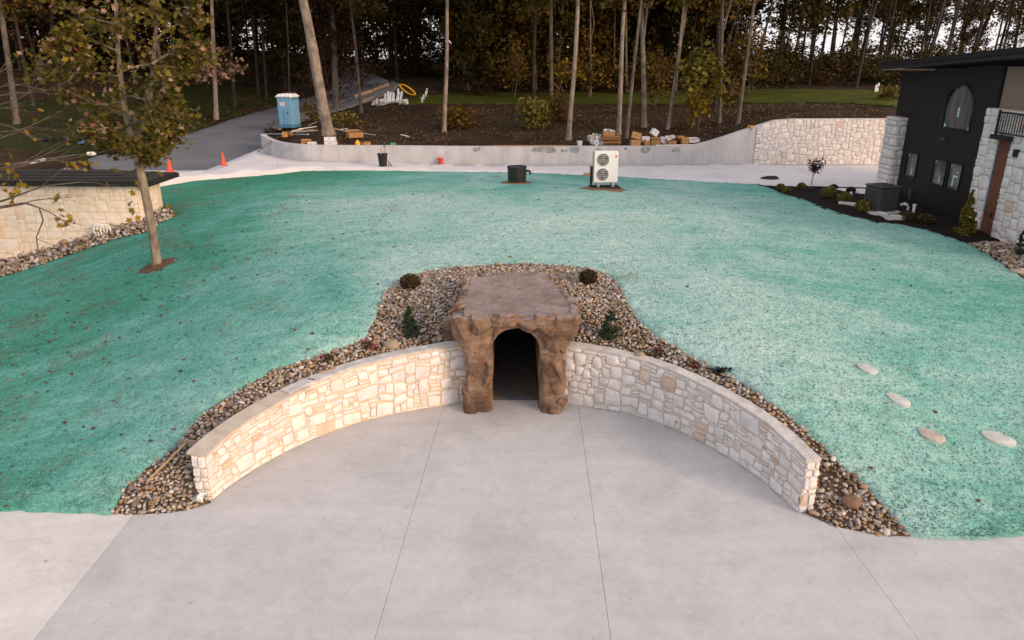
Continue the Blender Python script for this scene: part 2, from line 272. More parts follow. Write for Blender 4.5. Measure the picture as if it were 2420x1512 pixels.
# ------------------------------------------------------------------ height fields
def rbf(pts, lam=.02):
    P = np.array(pts, float); n = len(P); X = P[:, :2] / 10
    def K(A, B):
        r2 = ((A[:, None] - B[None]) ** 2).sum(-1); return .5 * r2 * np.log(r2 + 1e-9)
    A = np.zeros((n + 3, n + 3)); A[:n, :n] = K(X, X) + lam * np.eye(n); A[:n, n] = 1; A[:n, n + 1:] = X; A[n, :n] = 1; A[n + 1:, :n] = X.T
    w = np.linalg.solve(A, np.r_[P[:, 2], 0, 0, 0])
    def f(x, y):
        Q = np.c_[np.atleast_1d(x), np.atleast_1d(y)].astype(float) / 10; out = np.empty(len(Q))
        for s in range(0, len(Q), 20000):
            q = Q[s:s + 20000]; out[s:s + 20000] = K(q, X) @ w[:n] + w[n] + q @ w[n + 1:]
        return out
    return f
def poly_in(poly, x, y):
    inside = np.zeros(len(x), bool); n = len(poly); j = n - 1
    for i in range(n):
        xi, yi, xj, yj = poly[i][0], poly[i][1], poly[j][0], poly[j][1]
        if yi != yj: inside ^= ((yi > y) != (yj > y)) & (x < (xj - xi) * (y - yi) / (yj - yi) + xi)
        j = i
    return inside
def densify(poly, step, closed=True):
    out = []; n = len(poly)
    for i in range(n if closed else n - 1):
        a = np.asarray(poly[i], float); b = np.asarray(poly[(i + 1) % n], float); k = max(1, int(np.linalg.norm((b - a)[:2]) / step))
        out += [a + (b - a) * t / k for t in range(k)]
    if not closed: out.append(np.asarray(poly[-1], float))
    return out
def smooth_line(pts, n):
    """Catmull-Rom through the points, n samples"""
    P = [np.asarray(p, float) for p in pts]; P = [2 * P[0] - P[1]] + P + [2 * P[-1] - P[-2]]; m = len(P) - 3; out = []
    for k in range(n):
        t = k / (n - 1) * m; i = min(int(t), m - 1); u = t - i; a, b, c, d = P[i:i + 4]
        out.append(.5 * (2 * b + (c - a) * u + (2 * a - 5 * b + 4 * c - d) * u * u + (3 * b - a - 3 * c + d) * u ** 3))
    return out
def sheet(name, poly, hf, mat, spacing, dz=0, skirt=0, jitter=0, edge=None, step=None, holes=()):
    """a draped sheet: polygon in plan, height from a field"""
    B = densify([(p[0], p[1]) for p in poly], step or spacing)
    if edge: B = [b + rng.normal(0, edge, 2) for b in B]
    B = np.array(B); lo = B.min(0); hi = B.max(0)
    gx, gy = np.meshgrid(np.arange(lo[0], hi[0], spacing), np.arange(lo[1], hi[1], spacing)); G = np.c_[gx.ravel(), gy.ravel()] + rng.uniform(-.3, .3, (gx.size, 2)) * spacing
    G = G[poly_in(B, G[:, 0], G[:, 1])]
    n = len(B); V2 = [Vector(p) for p in np.r_[B, G]]
    r = delaunay_2d_cdt(V2, [(i, (i + 1) % n) for i in range(n)], [], 1, 1e-4)
    P = np.array([tuple(p) for p in r[0]]); F = [tuple(f) for f in r[2]]
    z = hf(P[:, 0], P[:, 1]) + dz
    if jitter: z = z + rng.normal(0, jitter, len(z))
    V = [tuple(p) for p in np.c_[P, z]]
    F = [f if np.cross(P[f[1]] - P[f[0]], P[f[2]] - P[f[0]]) > 0 else f[::-1] for f in F]
    if skirt:
        em = {}
        for f in F:
            for a, b in zip(f, f[1:] + f[:1]): em[(a, b)] = 1
        low = {}
        for (a, b) in list(em):
            if (b, a) not in em:
                for q in (a, b):
                    if q not in low: low[q] = len(V); V.append((V[q][0], V[q][1], V[q][2] - skirt))
                F.append((b, a, low[a], low[b]))
    me = bpy.data.meshes.new(name); me.from_pydata(V, [], F); me.update()
    return tag(link(name, me, mat, None, True), kind='structure')

P_ = lambda l: [at(*p) for p in l]
# lawn / pebble-bed border (photo x, photo y, height)
GL = [(262, 1212, .03), (300, 1150, .18), (350, 1105, .36), (420, 1050, .6), (480, 985, .85), (560, 930, 1.1), (640, 880, 1.3), (720, 848, 1.45), (800, 815, 1.6), (862, 787, 1.72), (890, 745, 1.82), (905, 700, 1.9), (945, 662, 2.0), (1000, 645, 2.05), (1070, 634, 2.08), (1150, 629, 2.1), (1230, 626, 2.1),
      (1300, 628, 2.1), (1370, 634, 2.08), (1430, 648, 2.05), (1462, 680, 1.95), (1480, 715, 1.9), (1502, 748, 1.82), (1545, 785, 1.7), (1600, 815, 1.6), (1680, 860, 1.45), (1760, 910, 1.28), (1830, 965, 1.08), (1920, 1030, .85), (2000, 1100, .6), (2060, 1160, .38), (2110, 1215, .2), (2150, 1264, .03)]
WL = smooth_line(P_([(505, 1183, 0), (560, 1140, 0), (640, 1090, 0), (740, 1040, 0), (850, 1000, 0), (960, 975, 0), (1110, 950, 0)]), 40)
WR = smooth_line(P_([(1880, 1213, 0), (1800, 1140, 0), (1720, 1085, 0), (1620, 1030, 0), (1520, 990, 0), (1420, 968, 0), (1322, 955, 0)]), 40)
WC = np.array((-.15, 10.2)); THK = .34
def out(p, d):
    q = np.array(p[:2]) - WC; q = q / np.linalg.norm(q); return np.array((p[0] + q[0] * d, p[1] + q[1] * d))
def topL(u): return .97 + (1.46 - .97) * min(1, u * 1.05) ** .75
def topR(u): return 1.08 + (1.46 - 1.08) * min(1, u * 1.05) ** .8
A = P_(GL)
for W, T in ((WL, topL), (WR, topR)):
    for k in range(0, 40, 3):
        u = k / 39; q = out(W[k], .40); z = T(u) - .1
        if u < .07: z = .12
        elif u < .2: z = .12 + (T(u) - .22) * ((u - .07) / .13)
        A.append(np.array((q[0], q[1], z)))
A += P_([(377, 436, 1.85), (467, 421, 1.85), (648, 409, 1.88), (717, 403, 1.93), (960, 405, 1.96), (1240, 410, 2.0), (1400, 418, 2.02), (1600, 429, 2.02), (1790, 439, 2.0), (1850, 460, 2.0), (1940, 490, 2.0), (2080, 528, 1.95), (2200, 548, 1.9), (2290, 580, 1.8), (2419, 662, 1.55), (2058, 463, 2.0), (2115, 455, 2.03), (2285, 528, 1.88), (2385, 570, 1.8),
         (1428, 446, 2.40), (1221, 433, 2.25), (1209, 540, 2.40), (700, 560, 2.0), (500, 520, 1.85), (370, 630, 1.3), (412, 512, 1.55), (0, 900, .06), (0, 1100, .03), (200, 1000, .28), (300, 850, .7), (100, 780, .22), (550, 750, 1.5),
         (2419, 900, .9), (2250, 1100, .4), (2100, 950, 1.0), (1900, 800, 1.6), (1750, 620, 2.1), (2200, 700, 1.55), (2419, 1100, .25), (0, 1203, .03), (140, 1208, .03), (2190, 1270, .03), (2300, 1274, .03), (2419, 1263, .03)])
A += [np.array(p, float) for p in ((-20, 21, -.4), (-16, 15, 0), (-13, 11.3, .03), (12, 10.7, .05), (17, 14, .7), (20, 20, 1.4), (24, 30, 2), (24, 40, 2), (-1.5, 17, 1.9), (1.6, 17, 1.95), (0, 18.4, 2.08), (-24, 27, -1.0), (-18, 33, 1.75), (-21, 31, 1.6), (-17, 35.5, 1.9), (-21, 35, 1.85))] + [atY(a, b, 28.3) for a, b in ((0, 632), (100, 598), (200, 565), (300, 531), (330, 521))] + [atY(a, b, 27.3) for a, b in ((0, 656), (100, 625), (200, 594), (340, 555))]
A += P_([(318, 1214, -.01), (400, 1210, -.01), (450, 1201, 0), (492, 1187, .02), (1908, 1214, .02), (1975, 1243, -.01), (2080, 1262, -.01)])
FA = rbf(A)
FD = rbf([tuple(p) for p in P_([(240, 404, 1.98), (487, 404, 1.99), (640, 345, 2.12), (560, 377, 2.05)])] + [(-9, 42, 2.05), (0, 40, 1.95), (0, 37, 1.98), (18, 40, 2.0), (14, 33, 2.0), (-12, 39, 2.05), (24, 36, 2.0), (-22, 36, 2.0)])
Bp = P_([(240, 404, 1.97), (487, 404, 1.97), (640, 345, 2.1), (207, 377, 2.1), (410, 327, 2.4), (605, 267, 3.0), (710, 272, 3.0), (655, 255, 3.2), (747, 226, 4.1), (830, 234, 3.9), (920, 204, 4.9), (805, 160, 6.2), (890, 177, 5.5), (690, 303, 2.75), (640, 308, 2.7), (1000, 245, 3.7), (1240, 246, 3.7), (1240, 218, 4.2), (1600, 246, 3.9), (1600, 218, 4.3), (1900, 244, 4.3), (1900, 212, 4.7), (2090, 250, 4.6), (1000, 222, 4.2)])
Bp += [np.array(p, float) for p in ((-10, 41.6, 2.92), (-7, 41.2, 2.9), (0, 41.2, 2.9), (7, 41.2, 2.92), (9.5, 41.2, 3.0), (11.2, 41.2, 3.3), (12.6, 41.2, 3.8), (14, 41.2, 4.25), (20, 41.2, 4.4), (30, 41, 4.6), (-13.2, 44.6, 2.85), (-15, 48, 2.8), (-8, 47, 3.0), (0, 48, 3.15), (8, 48, 3.25), (20, 50, 4.5),
       (0, 80, 4.8), (0, 100, 5.6), (30, 100, 5.2), (60, 100, 4.6), (0, 150, 5.2), (80, 150, 3.8), (-60, 105, 9), (-30, 95, 7.4), (-30, 75, 5.2), (-60, 60, 4.4), (-30, 55, 3.0), (-34, 40, 2.0), (-22, 44, 2.1), (60, 50, 4.6), (40, 70, 4.9), (-60, 150, 9), (110, 100, 4), (-40, 30, 1.0), (-110, 90, 9), (110, 40, 4), (-26, 33, 1.2), (50, 40, 4.4))]
FB0 = rbf(Bp)
def FB(x, y):
    x = np.atleast_1d(np.asarray(x, float)); y = np.atleast_1d(np.asarray(y, float)); z = FB0(np.clip(x, -110, 110), np.clip(y, 25, 150))
    return z
FR = rbf(P_([(240, 404, 1.97), (487, 404, 1.97), (560, 377, 2.04), (640, 345, 2.1), (627, 312, 2.35), (207, 377, 2.1), (410, 327, 2.4), (605, 267, 3.0), (710, 272, 3.0), (655, 255, 3.2), (747, 226, 4.1), (830, 234, 3.9), (920, 204, 4.9), (805, 160, 6.2), (890, 177, 5.5)]))
def hitB(px, py, F=None):
    F = F or FB; d = ray(px, py); t = np.linspace(30, 160, 1600); x, y, z = d[0] * t, d[1] * t, H + d[2] * t
    g = F(x, y); k = np.argmax(z < g)
    if not (z < g).any(): k = len(t) - 400
    return np.array((x[k], y[k], g[k]))
def hitA(px, py):
    d = ray(px, py); t = np.linspace(8, 45, 1500); x, y, z = d[0] * t, d[1] * t, H + d[2] * t; g = FA(x, y); k = np.argmax(z < g); return np.array((x[k], y[k], g[k]))

# ------------------------------------------------------------------ the setting
NOSE = P_([(615, 317, 2.95), (623, 324, 2.95), (643, 333, 2.95), (665, 338, 2.95), (690, 341, 2.95), (720, 343, 2.95), (780, 344.5, 2.95), (898, 345, 2.95)])
BW = smooth_line([p[:2] for p in NOSE], 30) + [np.array((-3., 40.5)), np.array((3., 40.5)), np.array((9.5, 40.5)), np.array((14., 40.5)), np.array((20, 40.5)), np.array((26., 40.5))]
# deep base sheet that reaches the horizon, low at the front and level with the woods behind
fr = [p for p in BW]
back = [(-18.5, 46), (-19, 41), (-17.5, 37.4), (-20, 33), (-24, 31.5), (-60, 31), (-140, 40), (-140, 160), (140, 160), (140, 44), (60, 41)]
gpoly = [(26, 40.7)] + [tuple(p + np.array((0, .18))) for p in BW[::-1]][1:] + back
asph = P_([]) + [hitB(*p, FR) for p in ((250, 409), (493, 409.5), (566, 384), (648, 352), (628, 330), (619, 321), (627, 307), (665, 287), (710, 272), (757, 256), (790, 247), (830, 234), (917, 205), (921, 197), (890, 177), (840, 165), (806, 160), (792, 175), (781, 214), (747, 226), (702, 238), (655, 253), (605, 267), (540, 285), (410, 327), (292, 355), (207, 377), (215, 396))]
def FF(x, y):
    z = FB(x, y); x = np.atleast_1d(x); y = np.atleast_1d(y); ap = np.array([p[:2] for p in asph]); c = ap.mean(0); near = poly_in(ap, x, y)
    for dx, dy in ((1, 0), (-1, 0), (0, 1), (0, -1)): near |= poly_in(ap, x + dx * 1.3, y + dy * 1.3)
    return np.where(near, np.minimum(z, FR(x, y) - .05), z)
ground = sheet('forest_floor', gpoly, FF, M['dirt'], 1.6, -.03, .6, .02, None, 1.0)
sheet('ground', [(-600, -60), (600, -60), (600, 900), (-600, 900)], lambda x, y: np.full(len(np.atleast_1d(x)), -.6) + np.clip((np.asarray(y) - 150) / 30, 0, 1) * 3.6, M['dirt'], 30)
sheet('asphalt_drive', asph, FR, M['asphalt'], .7, .045, .2, 0, None, .5)
dr = P_([(377, 434, 2.0), (467, 421, 2.0), (560, 414, 2.0), (648, 408.5, 2.0), (717, 402, 2.0), (850, 402.5, 2.0), (960, 404.5, 2.0), (1240, 409.5, 2.0), (1400, 417.5, 2.0), (1600, 428.5, 2.0), (1790, 437, 2.0), (1937, 444, 2.0), (2058, 463, 2.0), (2115, 456, 2.0)])
dr = [p[:2] for p in dr] + [np.array(p) for p in ((17.2, 31.5), (26, 31.5), (26, 40.55))] + [p + np.array((0, .08)) for p in BW[::-1]][1:-2] + [p[:2] for p in P_([(637, 346, 2.08), (560, 377, 2.03), (487, 404, 2.0), (240, 404, 2.0), (160, 400, 2.0), (130, 404, 2.0)])] + [np.array((-21, 36.2)), np.array((-18.3, 34.6))]
drive = sheet('concrete_drive', dr, FD, M['drive'], 1.2, .055, .4, 0, None, .6)
lawnp = [a[:2] for a in P_(GL)][::-1]
lawn_poly = ([np.array(p) for p in ((-14.5, 11.3), (-16.5, 15), (-19.2, 20), (-22.5, 24), (-22.5, 27.3))] + [atY(a, b, 27.3)[:2] for a, b in ((0, 656), (100, 625), (200, 594), (280, 573), (340, 555))] + [p[:2] for p in P_([(412, 514, 1.55), (380, 488, 1.7)])] + [np.array((-14.45, 28.7)), np.array((-14.45, 30.5)), np.array((-21, 30.6)), np.array((-21, 35.6)), np.array((-18.2, 34.4))] + [p[:2] for p in P_([(377, 430, 2.0), (467, 419, 2.0), (560, 413, 2.0), (648, 407.5, 2.0), (717, 401, 2.0), (850, 401.5, 2.0), (960, 403.5, 2.0), (1240, 408.5, 2.0), (1400, 416.5, 2.0), (1600, 427.5, 2.0), (1785, 435, 2.0), (1815, 445, 2.0), (1850, 460, 2.0), (1890, 470, 2.0), (1940, 490, 2.0), (2000, 510, 2.0), (2080, 528, 1.95), (2130, 533, 1.93), (2200, 548, 1.9), (2290, 580, 1.8), (2340, 607, 1.72), (2419, 662, 1.55)])] + [np.array((16, 18.5)), np.array((17.5, 14)), np.array((13, 10.62))] + [p[:2] for p in P_([(2419, 1262, .03), (2300, 1273, .03), (2190, 1269, .03)])] + lawnp + [p[:2] for p in P_([(140, 1207.5, .03), (0, 1202.5, .03)])])
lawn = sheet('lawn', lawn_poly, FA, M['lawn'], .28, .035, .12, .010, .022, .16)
# pebble bed round the grotto
bed_in = [p[:2] for p in P_([(318, 1216, 0), (400, 1212, 0), (450, 1203, 0), (492, 1189, 0)])] + [out(p, .2) for p in WL[::2]] + [np.array((-1.0, 15.7)), np.array((-1.0, 17.7)), np.array((1.05, 17.7)), np.array((1.0, 15.7))] + [out(p, .2) for p in WR[::-2]] + [p[:2] for p in P_([(1908, 1216, 0), (1975, 1245, 0), (2080, 1264, 0)])]
bed_poly = [a[:2] for a in P_(GL)] + bed_in[::-1]
grow = [out(p, .25) for p in P_(GL)]
M['bedsoil'] = simple('bed_soil', (.115, .078, .05), .95, .35, 9, .8, 24)
bed = sheet('pebble_bed', grow + bed_in[::-1], FA, M['bedsoil'], .3, -.012, .1, .006, None, .25)
mulch_poly = [p[:2] for p in P_([(1782, 433, 2.0), (1937, 442, 2.0), (2058, 460, 2.0), (2095, 452, 2.0)])] + [np.array((16.9, 31)), np.array((17, 22.6))] + [p[:2] for p in P_([(2400, 580, 1.75), (2290, 582, 1.8), (2200, 551, 1.9), (2130, 537, 1.93), (2080, 532, 1.95), (2000, 514, 2.0), (1940, 494, 2.0), (1890, 474, 2.0), (1850, 464, 2.0), (1812, 449, 2.0)])]
sheet('mulch_bed', mulch_poly, FA, M['mulch'], .3, .02, .1, .02, .01, .2)
rbed_poly = [p[:2] for p in P_([(2288, 579, 1.8), (2340, 607, 1.72), (2419, 662, 1.55)])] + [np.array((17.5, 17.5)), np.array((18, 22.6)), np.array((16.6, 22.8))] + [p[:2] for p in P_([(2375, 574, 1.8)])]
rbed = sheet('side_pebble_bed', rbed_poly, FA, M['soil'], .4, .006, .1, .01)
lbed_poly = [np.array((-22, 27.25))] + [atY(a, b, 27.25)[:2] for a, b in ((0, 657), (100, 626), (200, 595), (280, 574), (340, 556))] + [p[:2] for p in P_([(414, 515, 1.55), (396, 492, 1.68)])] + [np.array((-14.2, 29.6)), np.array((-14.6, 28.6)), np.array((-22, 28.6))]
lbed = sheet('wall_foot_pebble_bed', lbed_poly, FA, M['soil'], .3, .02, .1, .01)
# woodland turf, on the woods' slope
gr = [hitB(*p) for p in ((960, 246), (1100, 244), (1240, 246), (1420, 246), (1600, 247), (1750, 245), (1900, 244), (2000, 245), (2120, 255), (2140, 225), (2050, 215), (1900, 211), (1750, 212), (1600, 217), (1420, 218), (1240, 218), (1100, 218), (985, 222))]
sheet('grass_strip', gr, FB, M['grass'], 1.2, .05, .1, .03, .12, .5)
gl = [hitB(*p) for p in ((0, 345), (150, 362), (200, 372), (292, 350), (410, 322), (540, 281), (605, 262), (655, 249), (690, 238), (640, 205), (560, 195), (420, 200), (250, 215), (100, 235), (0, 240))] + [np.array((-45, 60, 0)), np.array((-45, 42, 0))]
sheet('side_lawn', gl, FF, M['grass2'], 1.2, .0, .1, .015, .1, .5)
sheet('road_shoulder', [hitB(*p) for p in ((640, 300), (665, 289), (710, 274), (757, 258), (830, 236), (917, 207), (925, 192), (945, 200), (930, 222), (850, 246), (800, 262), (740, 276), (700, 292), (660, 306))], FB, M['gravelgrey'], .8, .03, .1, .02, .05, .4)

# patio: a base with poured slabs, open joints between them
patio = tag(MB().box((0, 2.9, -.16), (64, 30, .2)).build('patio', M['cast']), kind='structure')
J = [P_([(315, 1216, 0), (80, 1511, 0)]), P_([(1048, 958, 0), (885, 1511, 0)]), P_([(1367, 962, 0), (1443, 1511, 0)]), P_([(1975, 1245, 0), (2170, 1511, 0)])]
def ext(j, y):
    a, b = j[0][:2], j[1][:2]; t = (y - a[1]) / (b[1] - a[1]); return a + (b - a) * t
YB = -12.
edge = [p[:2] for p in P_([(315, 1216, 0), (400, 1212, 0), (450, 1203, 0), (500, 1187, 0)])] + [p[:2] for p in WL] + [np.array((-.9, 15.5))]
edge = edge[:4] + [out(p, .1) for p in WL] + [np.array((-.85, 15.55)), np.array((-.6, 15.9)), np.array((.7, 15.9)), np.array((.95, 15.55))] + [out(p, .1) for p in WR[::-1]] + [p[:2] for p in P_([(1905, 1213, 0), (1975, 1245, 0), (2080, 1265, 0), (2170, 1268, 0), (2300, 1274, 0), (2419, 1263, 0)])] + [np.array((13, 10.62)), np.array((30, 10.7))]
def side(j, p): a, b = j[0][:2], j[1][:2]; return (b[0] - a[0]) * (p[1] - a[1]) - (b[1] - a[1]) * (p[0] - a[0])
def slab_poly(jl, jr, pts):
    g = .003; P = []
    for p in pts: P.append(p)
    if jl is not None: P = [ext(jl, P[0][1] if len(P) else 11) + (g, 0)] + P
    return P
def cutpoly(poly, j, keep):
    a, b = j[0][:2], j[1][:2]; n = np.array((-(b[1] - a[1]), b[0] - a[0])); n /= np.linalg.norm(n); outp = []
    d = [float(np.dot(p - a, n)) * keep - .003 for p in poly]
    for i in range(len(poly)):
        p, q, dp, dq = poly[i], poly[(i + 1) % len(poly)], d[i], d[(i + 1) % len(poly)]
        if dp >= 0: outp.append(p)
        if (dp >= 0) != (dq >= 0): outp.append(p + (q - p) * dp / (dp - dq))
    return outp
whole = [np.array(p, float) for p in ([(-30, 11.5), (-9.2, 11.22)] + [tuple(p) for p in edge] + [(30, YB), (-30, YB)])]
whole[0] = np.array((-30., 11.3))
sgn = 1
def nsign(j, p):
    a, b = j[0][:2], j[1][:2]; n = np.array((-(b[1] - a[1]), b[0] - a[0])); return 1 if np.dot(np.asarray(p) - a, n) > 0 else -1
tests = [np.array((-9., 9.)), np.array((-4., 10.)), np.array((.2, 10.)), np.array((3., 10.)), np.array((9., 8.5))]
def tri_prism(poly, z0, z1, name, mat, parent):
    n = len(poly); r = delaunay_2d_cdt([Vector(p) for p in poly], [(i, (i + 1) % n) for i in range(n)], [], 1, 1e-5); P = [tuple(v) for v in r[0]]; F = []
    for f in r[2]:
        f = tuple(f); cr = (P[f[1]][0] - P[f[0]][0]) * (P[f[2]][1] - P[f[0]][1]) - (P[f[1]][1] - P[f[0]][1]) * (P[f[2]][0] - P[f[0]][0]); F.append(f if cr > 0 else f[::-1])
    m = len(P); V = [(x, y, z1) for x, y in P] + [(x, y, z0) for x, y in P]; em = {(a, b) for f in F for a, b in zip(f, f[1:] + f[:1])}
    F += [(b, a, m + a, m + b) for a, b in em if (b, a) not in em]
    me = bpy.data.meshes.new(name); me.from_pydata(V, [], F); me.update(); return link(name, me, mat, parent)
for k, tp in enumerate(tests):
    poly = whole
    if k > 0: poly = cutpoly(poly, J[k - 1], nsign(J[k - 1], tp))
    if k < 4: poly = cutpoly(poly, J[k], nsign(J[k], tp))
    tri_prism(poly, -.12, 0, 'concrete_slab', M['patio2'] if k == 0 else M['patio'], patio)

# ------------------------------------------------------------------ stone laying
def stone_fill(W, Hh, c, seed, weights=None, cap=300):
    r = random.Random(seed); nx, ny = max(1, round(W / c)), max(1, round(Hh / c)); g = np.zeros((nx, ny), bool); out_ = []
    wl_ = weights or [((5, 4), 2), ((4, 4), 3), ((4, 3), 5), ((3, 3), 6), ((3, 4), 3), ((5, 2), 3), ((4, 2), 6), ((3, 2), 7), ((3, 1), 9), ((4, 1), 5), ((2, 1), 7), ((2, 2), 5), ((2, 3), 3)]
    for j in range(ny):
        for i in range(nx):
            if g[i, j]: continue
            for _ in range(9):
                (w, h) = r.choices([a for a, b in wl_], [b for a, b in wl_])[0]
                if i + w <= nx and j + h <= ny and not g[i:i + w, j:j + h].any(): break
            else:
                w = 1; h = 1
                while w < 3 and i + w < nx and not g[i + w, j]: w += 1
            g[i:i + w, j:j + h] = True; out_.append((i * W / nx, j * Hh / ny, (i + w) * W / nx, (j + h) * Hh / ny))
    return out_
def lay_stones(rects, f, mat, parent, org, gap=.022, depth=.045, seed=1, name='stone', n=10, cap=300):
    """each stone: a rounded, uneven slab of its own proud of the joints. f(u, v, d) gives the place"""
    r = random.Random(seed); rest = None
    rects = sorted(rects, key=lambda q: -(q[2] - q[0]) * (q[3] - q[1]))
    for idx, (u0, v0, u1, v1) in enumerate(rects):
        cu, cv, hu, hv = (u0 + u1) / 2, (v0 + v1) / 2, (u1 - u0 - gap) / 2, (v1 - v0 - gap) / 2; ex = r.uniform(.16, .42); dd = depth * r.uniform(.45, 1.6); tu, tv = r.uniform(-.12, .12), r.uniform(-.12, .12)
        sk = r.uniform(-.16, .16); sk2 = r.uniform(-.1, .1); ring = []
        for k in range(n):
            a = 2 * math.pi * (k + .5) / n; cx, sy = math.cos(a), math.sin(a); x = math.copysign(abs(cx) ** ex, cx); y = math.copysign(abs(sy) ** ex, sy); q = 1 + r.uniform(-.12, .05)
            ring.append((x * q + sk * y * .4, y * q + sk2 * x * .6))
        V = []
        for sc, d in ((1, -.01), (.985, dd * .75), (.90, dd)):
            for x, y in ring: V.append(f(cu + x * hu * sc, cv + y * hv * sc, d * (1 + (tu * x + tv * y if d > 0 else 0)) ))
        V.append(f(cu, cv, dd * r.uniform(1.0, 1.2)))
        F = [(i * n + k, i * n + (k + 1) % n, (i + 1) * n + (k + 1) % n, (i + 1) * n + k) for i in range(2) for k in range(n)] + [(2 * n + k, 2 * n + (k + 1) % n, 3 * n) for k in range(n)]
        if idx < cap:
            MB().add(V, F).build(name, mat, parent, True, org)
        else:
            rest = rest or MB(); rest.add(V, F)
    if rest: tag(rest.build('small_stones', mat, parent, True, org), kind='stuff')
def path_frame(path):
    P = np.array([p[:2] for p in path]); s = np.r_[0, np.cumsum(np.linalg.norm(np.diff(P, axis=0), axis=1))]
    def at_s(u):
        u = min(max(u, 0), s[-1]); x = np.interp(u, s, P[:, 0]); y = np.interp(u, s, P[:, 1]); a = np.array((np.interp(min(u + .15, s[-1]), s, P[:, 0]), np.interp(min(u + .15, s[-1]), s, P[:, 1]))); b = np.array((np.interp(max(u - .15, 0), s, P[:, 0]), np.interp(max(u - .15, 0), s, P[:, 1]))); t = (a - b) / np.linalg.norm(a - b); return np.array((x, y)), t
    return at_s, s[-1]
def curved_wall(W, T, label, mat, mort, seed, sgn_):
    base = W[0]; root = thing('retaining_wall', label, 'wall', (base[0], base[1], 0)); org = tuple(root.location)
    at_s, L = path_frame(W); core = MB(); n = len(W); V = []
    for k, p in enumerate(W):
        t = T(k / (n - 1)); i_ = out(p, .045); o_ = out(p, THK - .03)
        V += [(*i_, -.1), (*i_, t - .05), (*o_, t - .05), (*o_, -.1)]
    F = [(4 * k + a, 4 * k + (a + 1) % 4, 4 * k + 4 + (a + 1) % 4, 4 * k + 4 + a) for k in range(n - 1) for a in range(4)] + [(0, 1, 2, 3), (4 * n - 1, 4 * n - 2, 4 * n - 3, 4 * n - 4)]
    core.add(V, F).build('mortar_core', mort, root, False, org)
    def f(u, v, d):
        w1 = mnoise.noise((u * 2.6, v * 3.4, seed)); w2 = mnoise.noise((u * 2.6 + 40, v * 3.4, seed)); ed = min(1, max(0, u / .15), max(0, (L - u) / .15)); ev = min(1, max(0, v / .12), max(0, (1 - v) / .12))
        u2 = u + .075 * w1 * ed; v2 = v + .065 * w2 * ev; p, t = at_s(u2); q = out((p[0], p[1]), .045 - d); return (q[0], q[1], .005 + v2 * (T(u2 / L) - .05))
    rects = stone_fill(L, 1.3, .078, seed, [((6, 5), 2), ((5, 5), 2), ((5, 4), 4), ((4, 4), 4), ((4, 3), 6), ((3, 3), 5), ((3, 4), 4), ((5, 2), 4), ((4, 2), 6), ((3, 2), 7), ((3, 1), 8), ((4, 1), 6), ((2, 1), 6), ((2, 2), 5), ((2, 3), 3)]); rects = [(a, b / 1.3, c, d / 1.3) for a, b, c, d in rects]
    # v runs 0..1, so the joint is given per metre of height
    r2 = [(a, b + .008, c, d - .008) for a, b, c, d in rects]
    lay_stones(r2, lambda u, v, d: f(u, v, d), mat, root, org, .011, .022, seed)
    # end cap stones
    a0 = out(W[0], .045); a1 = out(W[0], THK - .03); e = np.array(a1) - np.array(a0); tdir = np.array(W[0][:2]) - np.array(W[1][:2]); tdir /= np.linalg.norm(tdir)
    def fe(u, v, d): q = np.array(a0) + e * u / np.linalg.norm(e) + tdir * (d + .0); return (q[0], q[1], .005 + v * (T(0) - .05))
    el_ = float(np.linalg.norm(e)); rc = []; v = 0; r = random.Random(seed + 3)
    while v < .93:
        h = min(r.choice((.09, .14, .2, .24)), 1 - v); h = h if 1 - v - h > .06 else 1 - v; sp = r.uniform(.35, .65) * el_; rc += [(0, v + .006, sp, v + h - .006), (sp, v + .006, el_, v + h - .006)]; v += h
    lay_stones(rc, fe, mat, root, org, .018, .035, seed + 5)
    return root, f, L, org
wl_root, fL, LL, orgL = curved_wall(WL, topL, 'curved cream stone retaining wall with tan coping slabs on its free end', M['stone'], M['mortar'], 11, 1)
wr_root, fR, LR, orgR = curved_wall(WR, topR, 'curved pale grey stone retaining wall with uncapped top and a brass hose tap', M['stone_grey'], M['mortar_grey'], 23, 1)
def wall_cap(root, W, T, k0, k1, name, mat, org, ov0, ov1, th, jit=0):
    V = []; ks = range(k0, k1 + 1)
    for k in ks:
        t = T(k / (len(W) - 1)); i_ = out(W[k], -ov0 + random.uniform(-jit, jit)); o_ = out(W[k], THK + ov1 + random.uniform(-jit, jit)); zz = t - .049; V += [(*i_, zz), (*i_, zz + th), (*o_, zz + th), (*o_, zz)]
    n = k1 - k0 + 1
    F = [(4 * k + a, 4 * k + 4 + a, 4 * k + 4 + (a + 1) % 4, 4 * k + (a + 1) % 4) for k in range(n - 1) for a in range(4)] + [(3, 2, 1, 0), (4 * n - 4, 4 * n - 3, 4 * n - 2, 4 * n - 1)]
    F = [f[::-1] for f in F]; return MB().add(V, F).build(name, mat, root, False, org)
# coping slabs on the first third of the left wall: mitred apart by narrow joints
def coping(s0, s1):
    at_s, L = path_frame(WL); V = []; n = 9
    for k in range(n):
        s = s0 + (s1 - s0) * k / (n - 1); p, _ = at_s(s); t = topL(s / L); 
        if s <= 0.001: p = np.array(WL[0][:2]) + (np.array(WL[0][:2]) - np.array(WL[1][:2])) * .35
        i_ = out(p, -.03); o_ = out(p, THK + .03); zz = t - .047; V += [(*i_, zz), (*i_, zz + .055), (*o_, zz + .055), (*o_, zz)]
    F = [(4 * k + a, 4 * k + (a + 1) % 4, 4 * k + 4 + (a + 1) % 4, 4 * k + 4 + a) for k in range(n - 1) for a in range(4)] + [(0, 1, 2, 3)[::-1], (4 * n - 4, 4 * n - 3, 4 * n - 2, 4 * n - 1)]
    tag(MB().add(V, F).build('coping_slab', M['coping'], wl_root, False, orgL), 'tan coping slab')
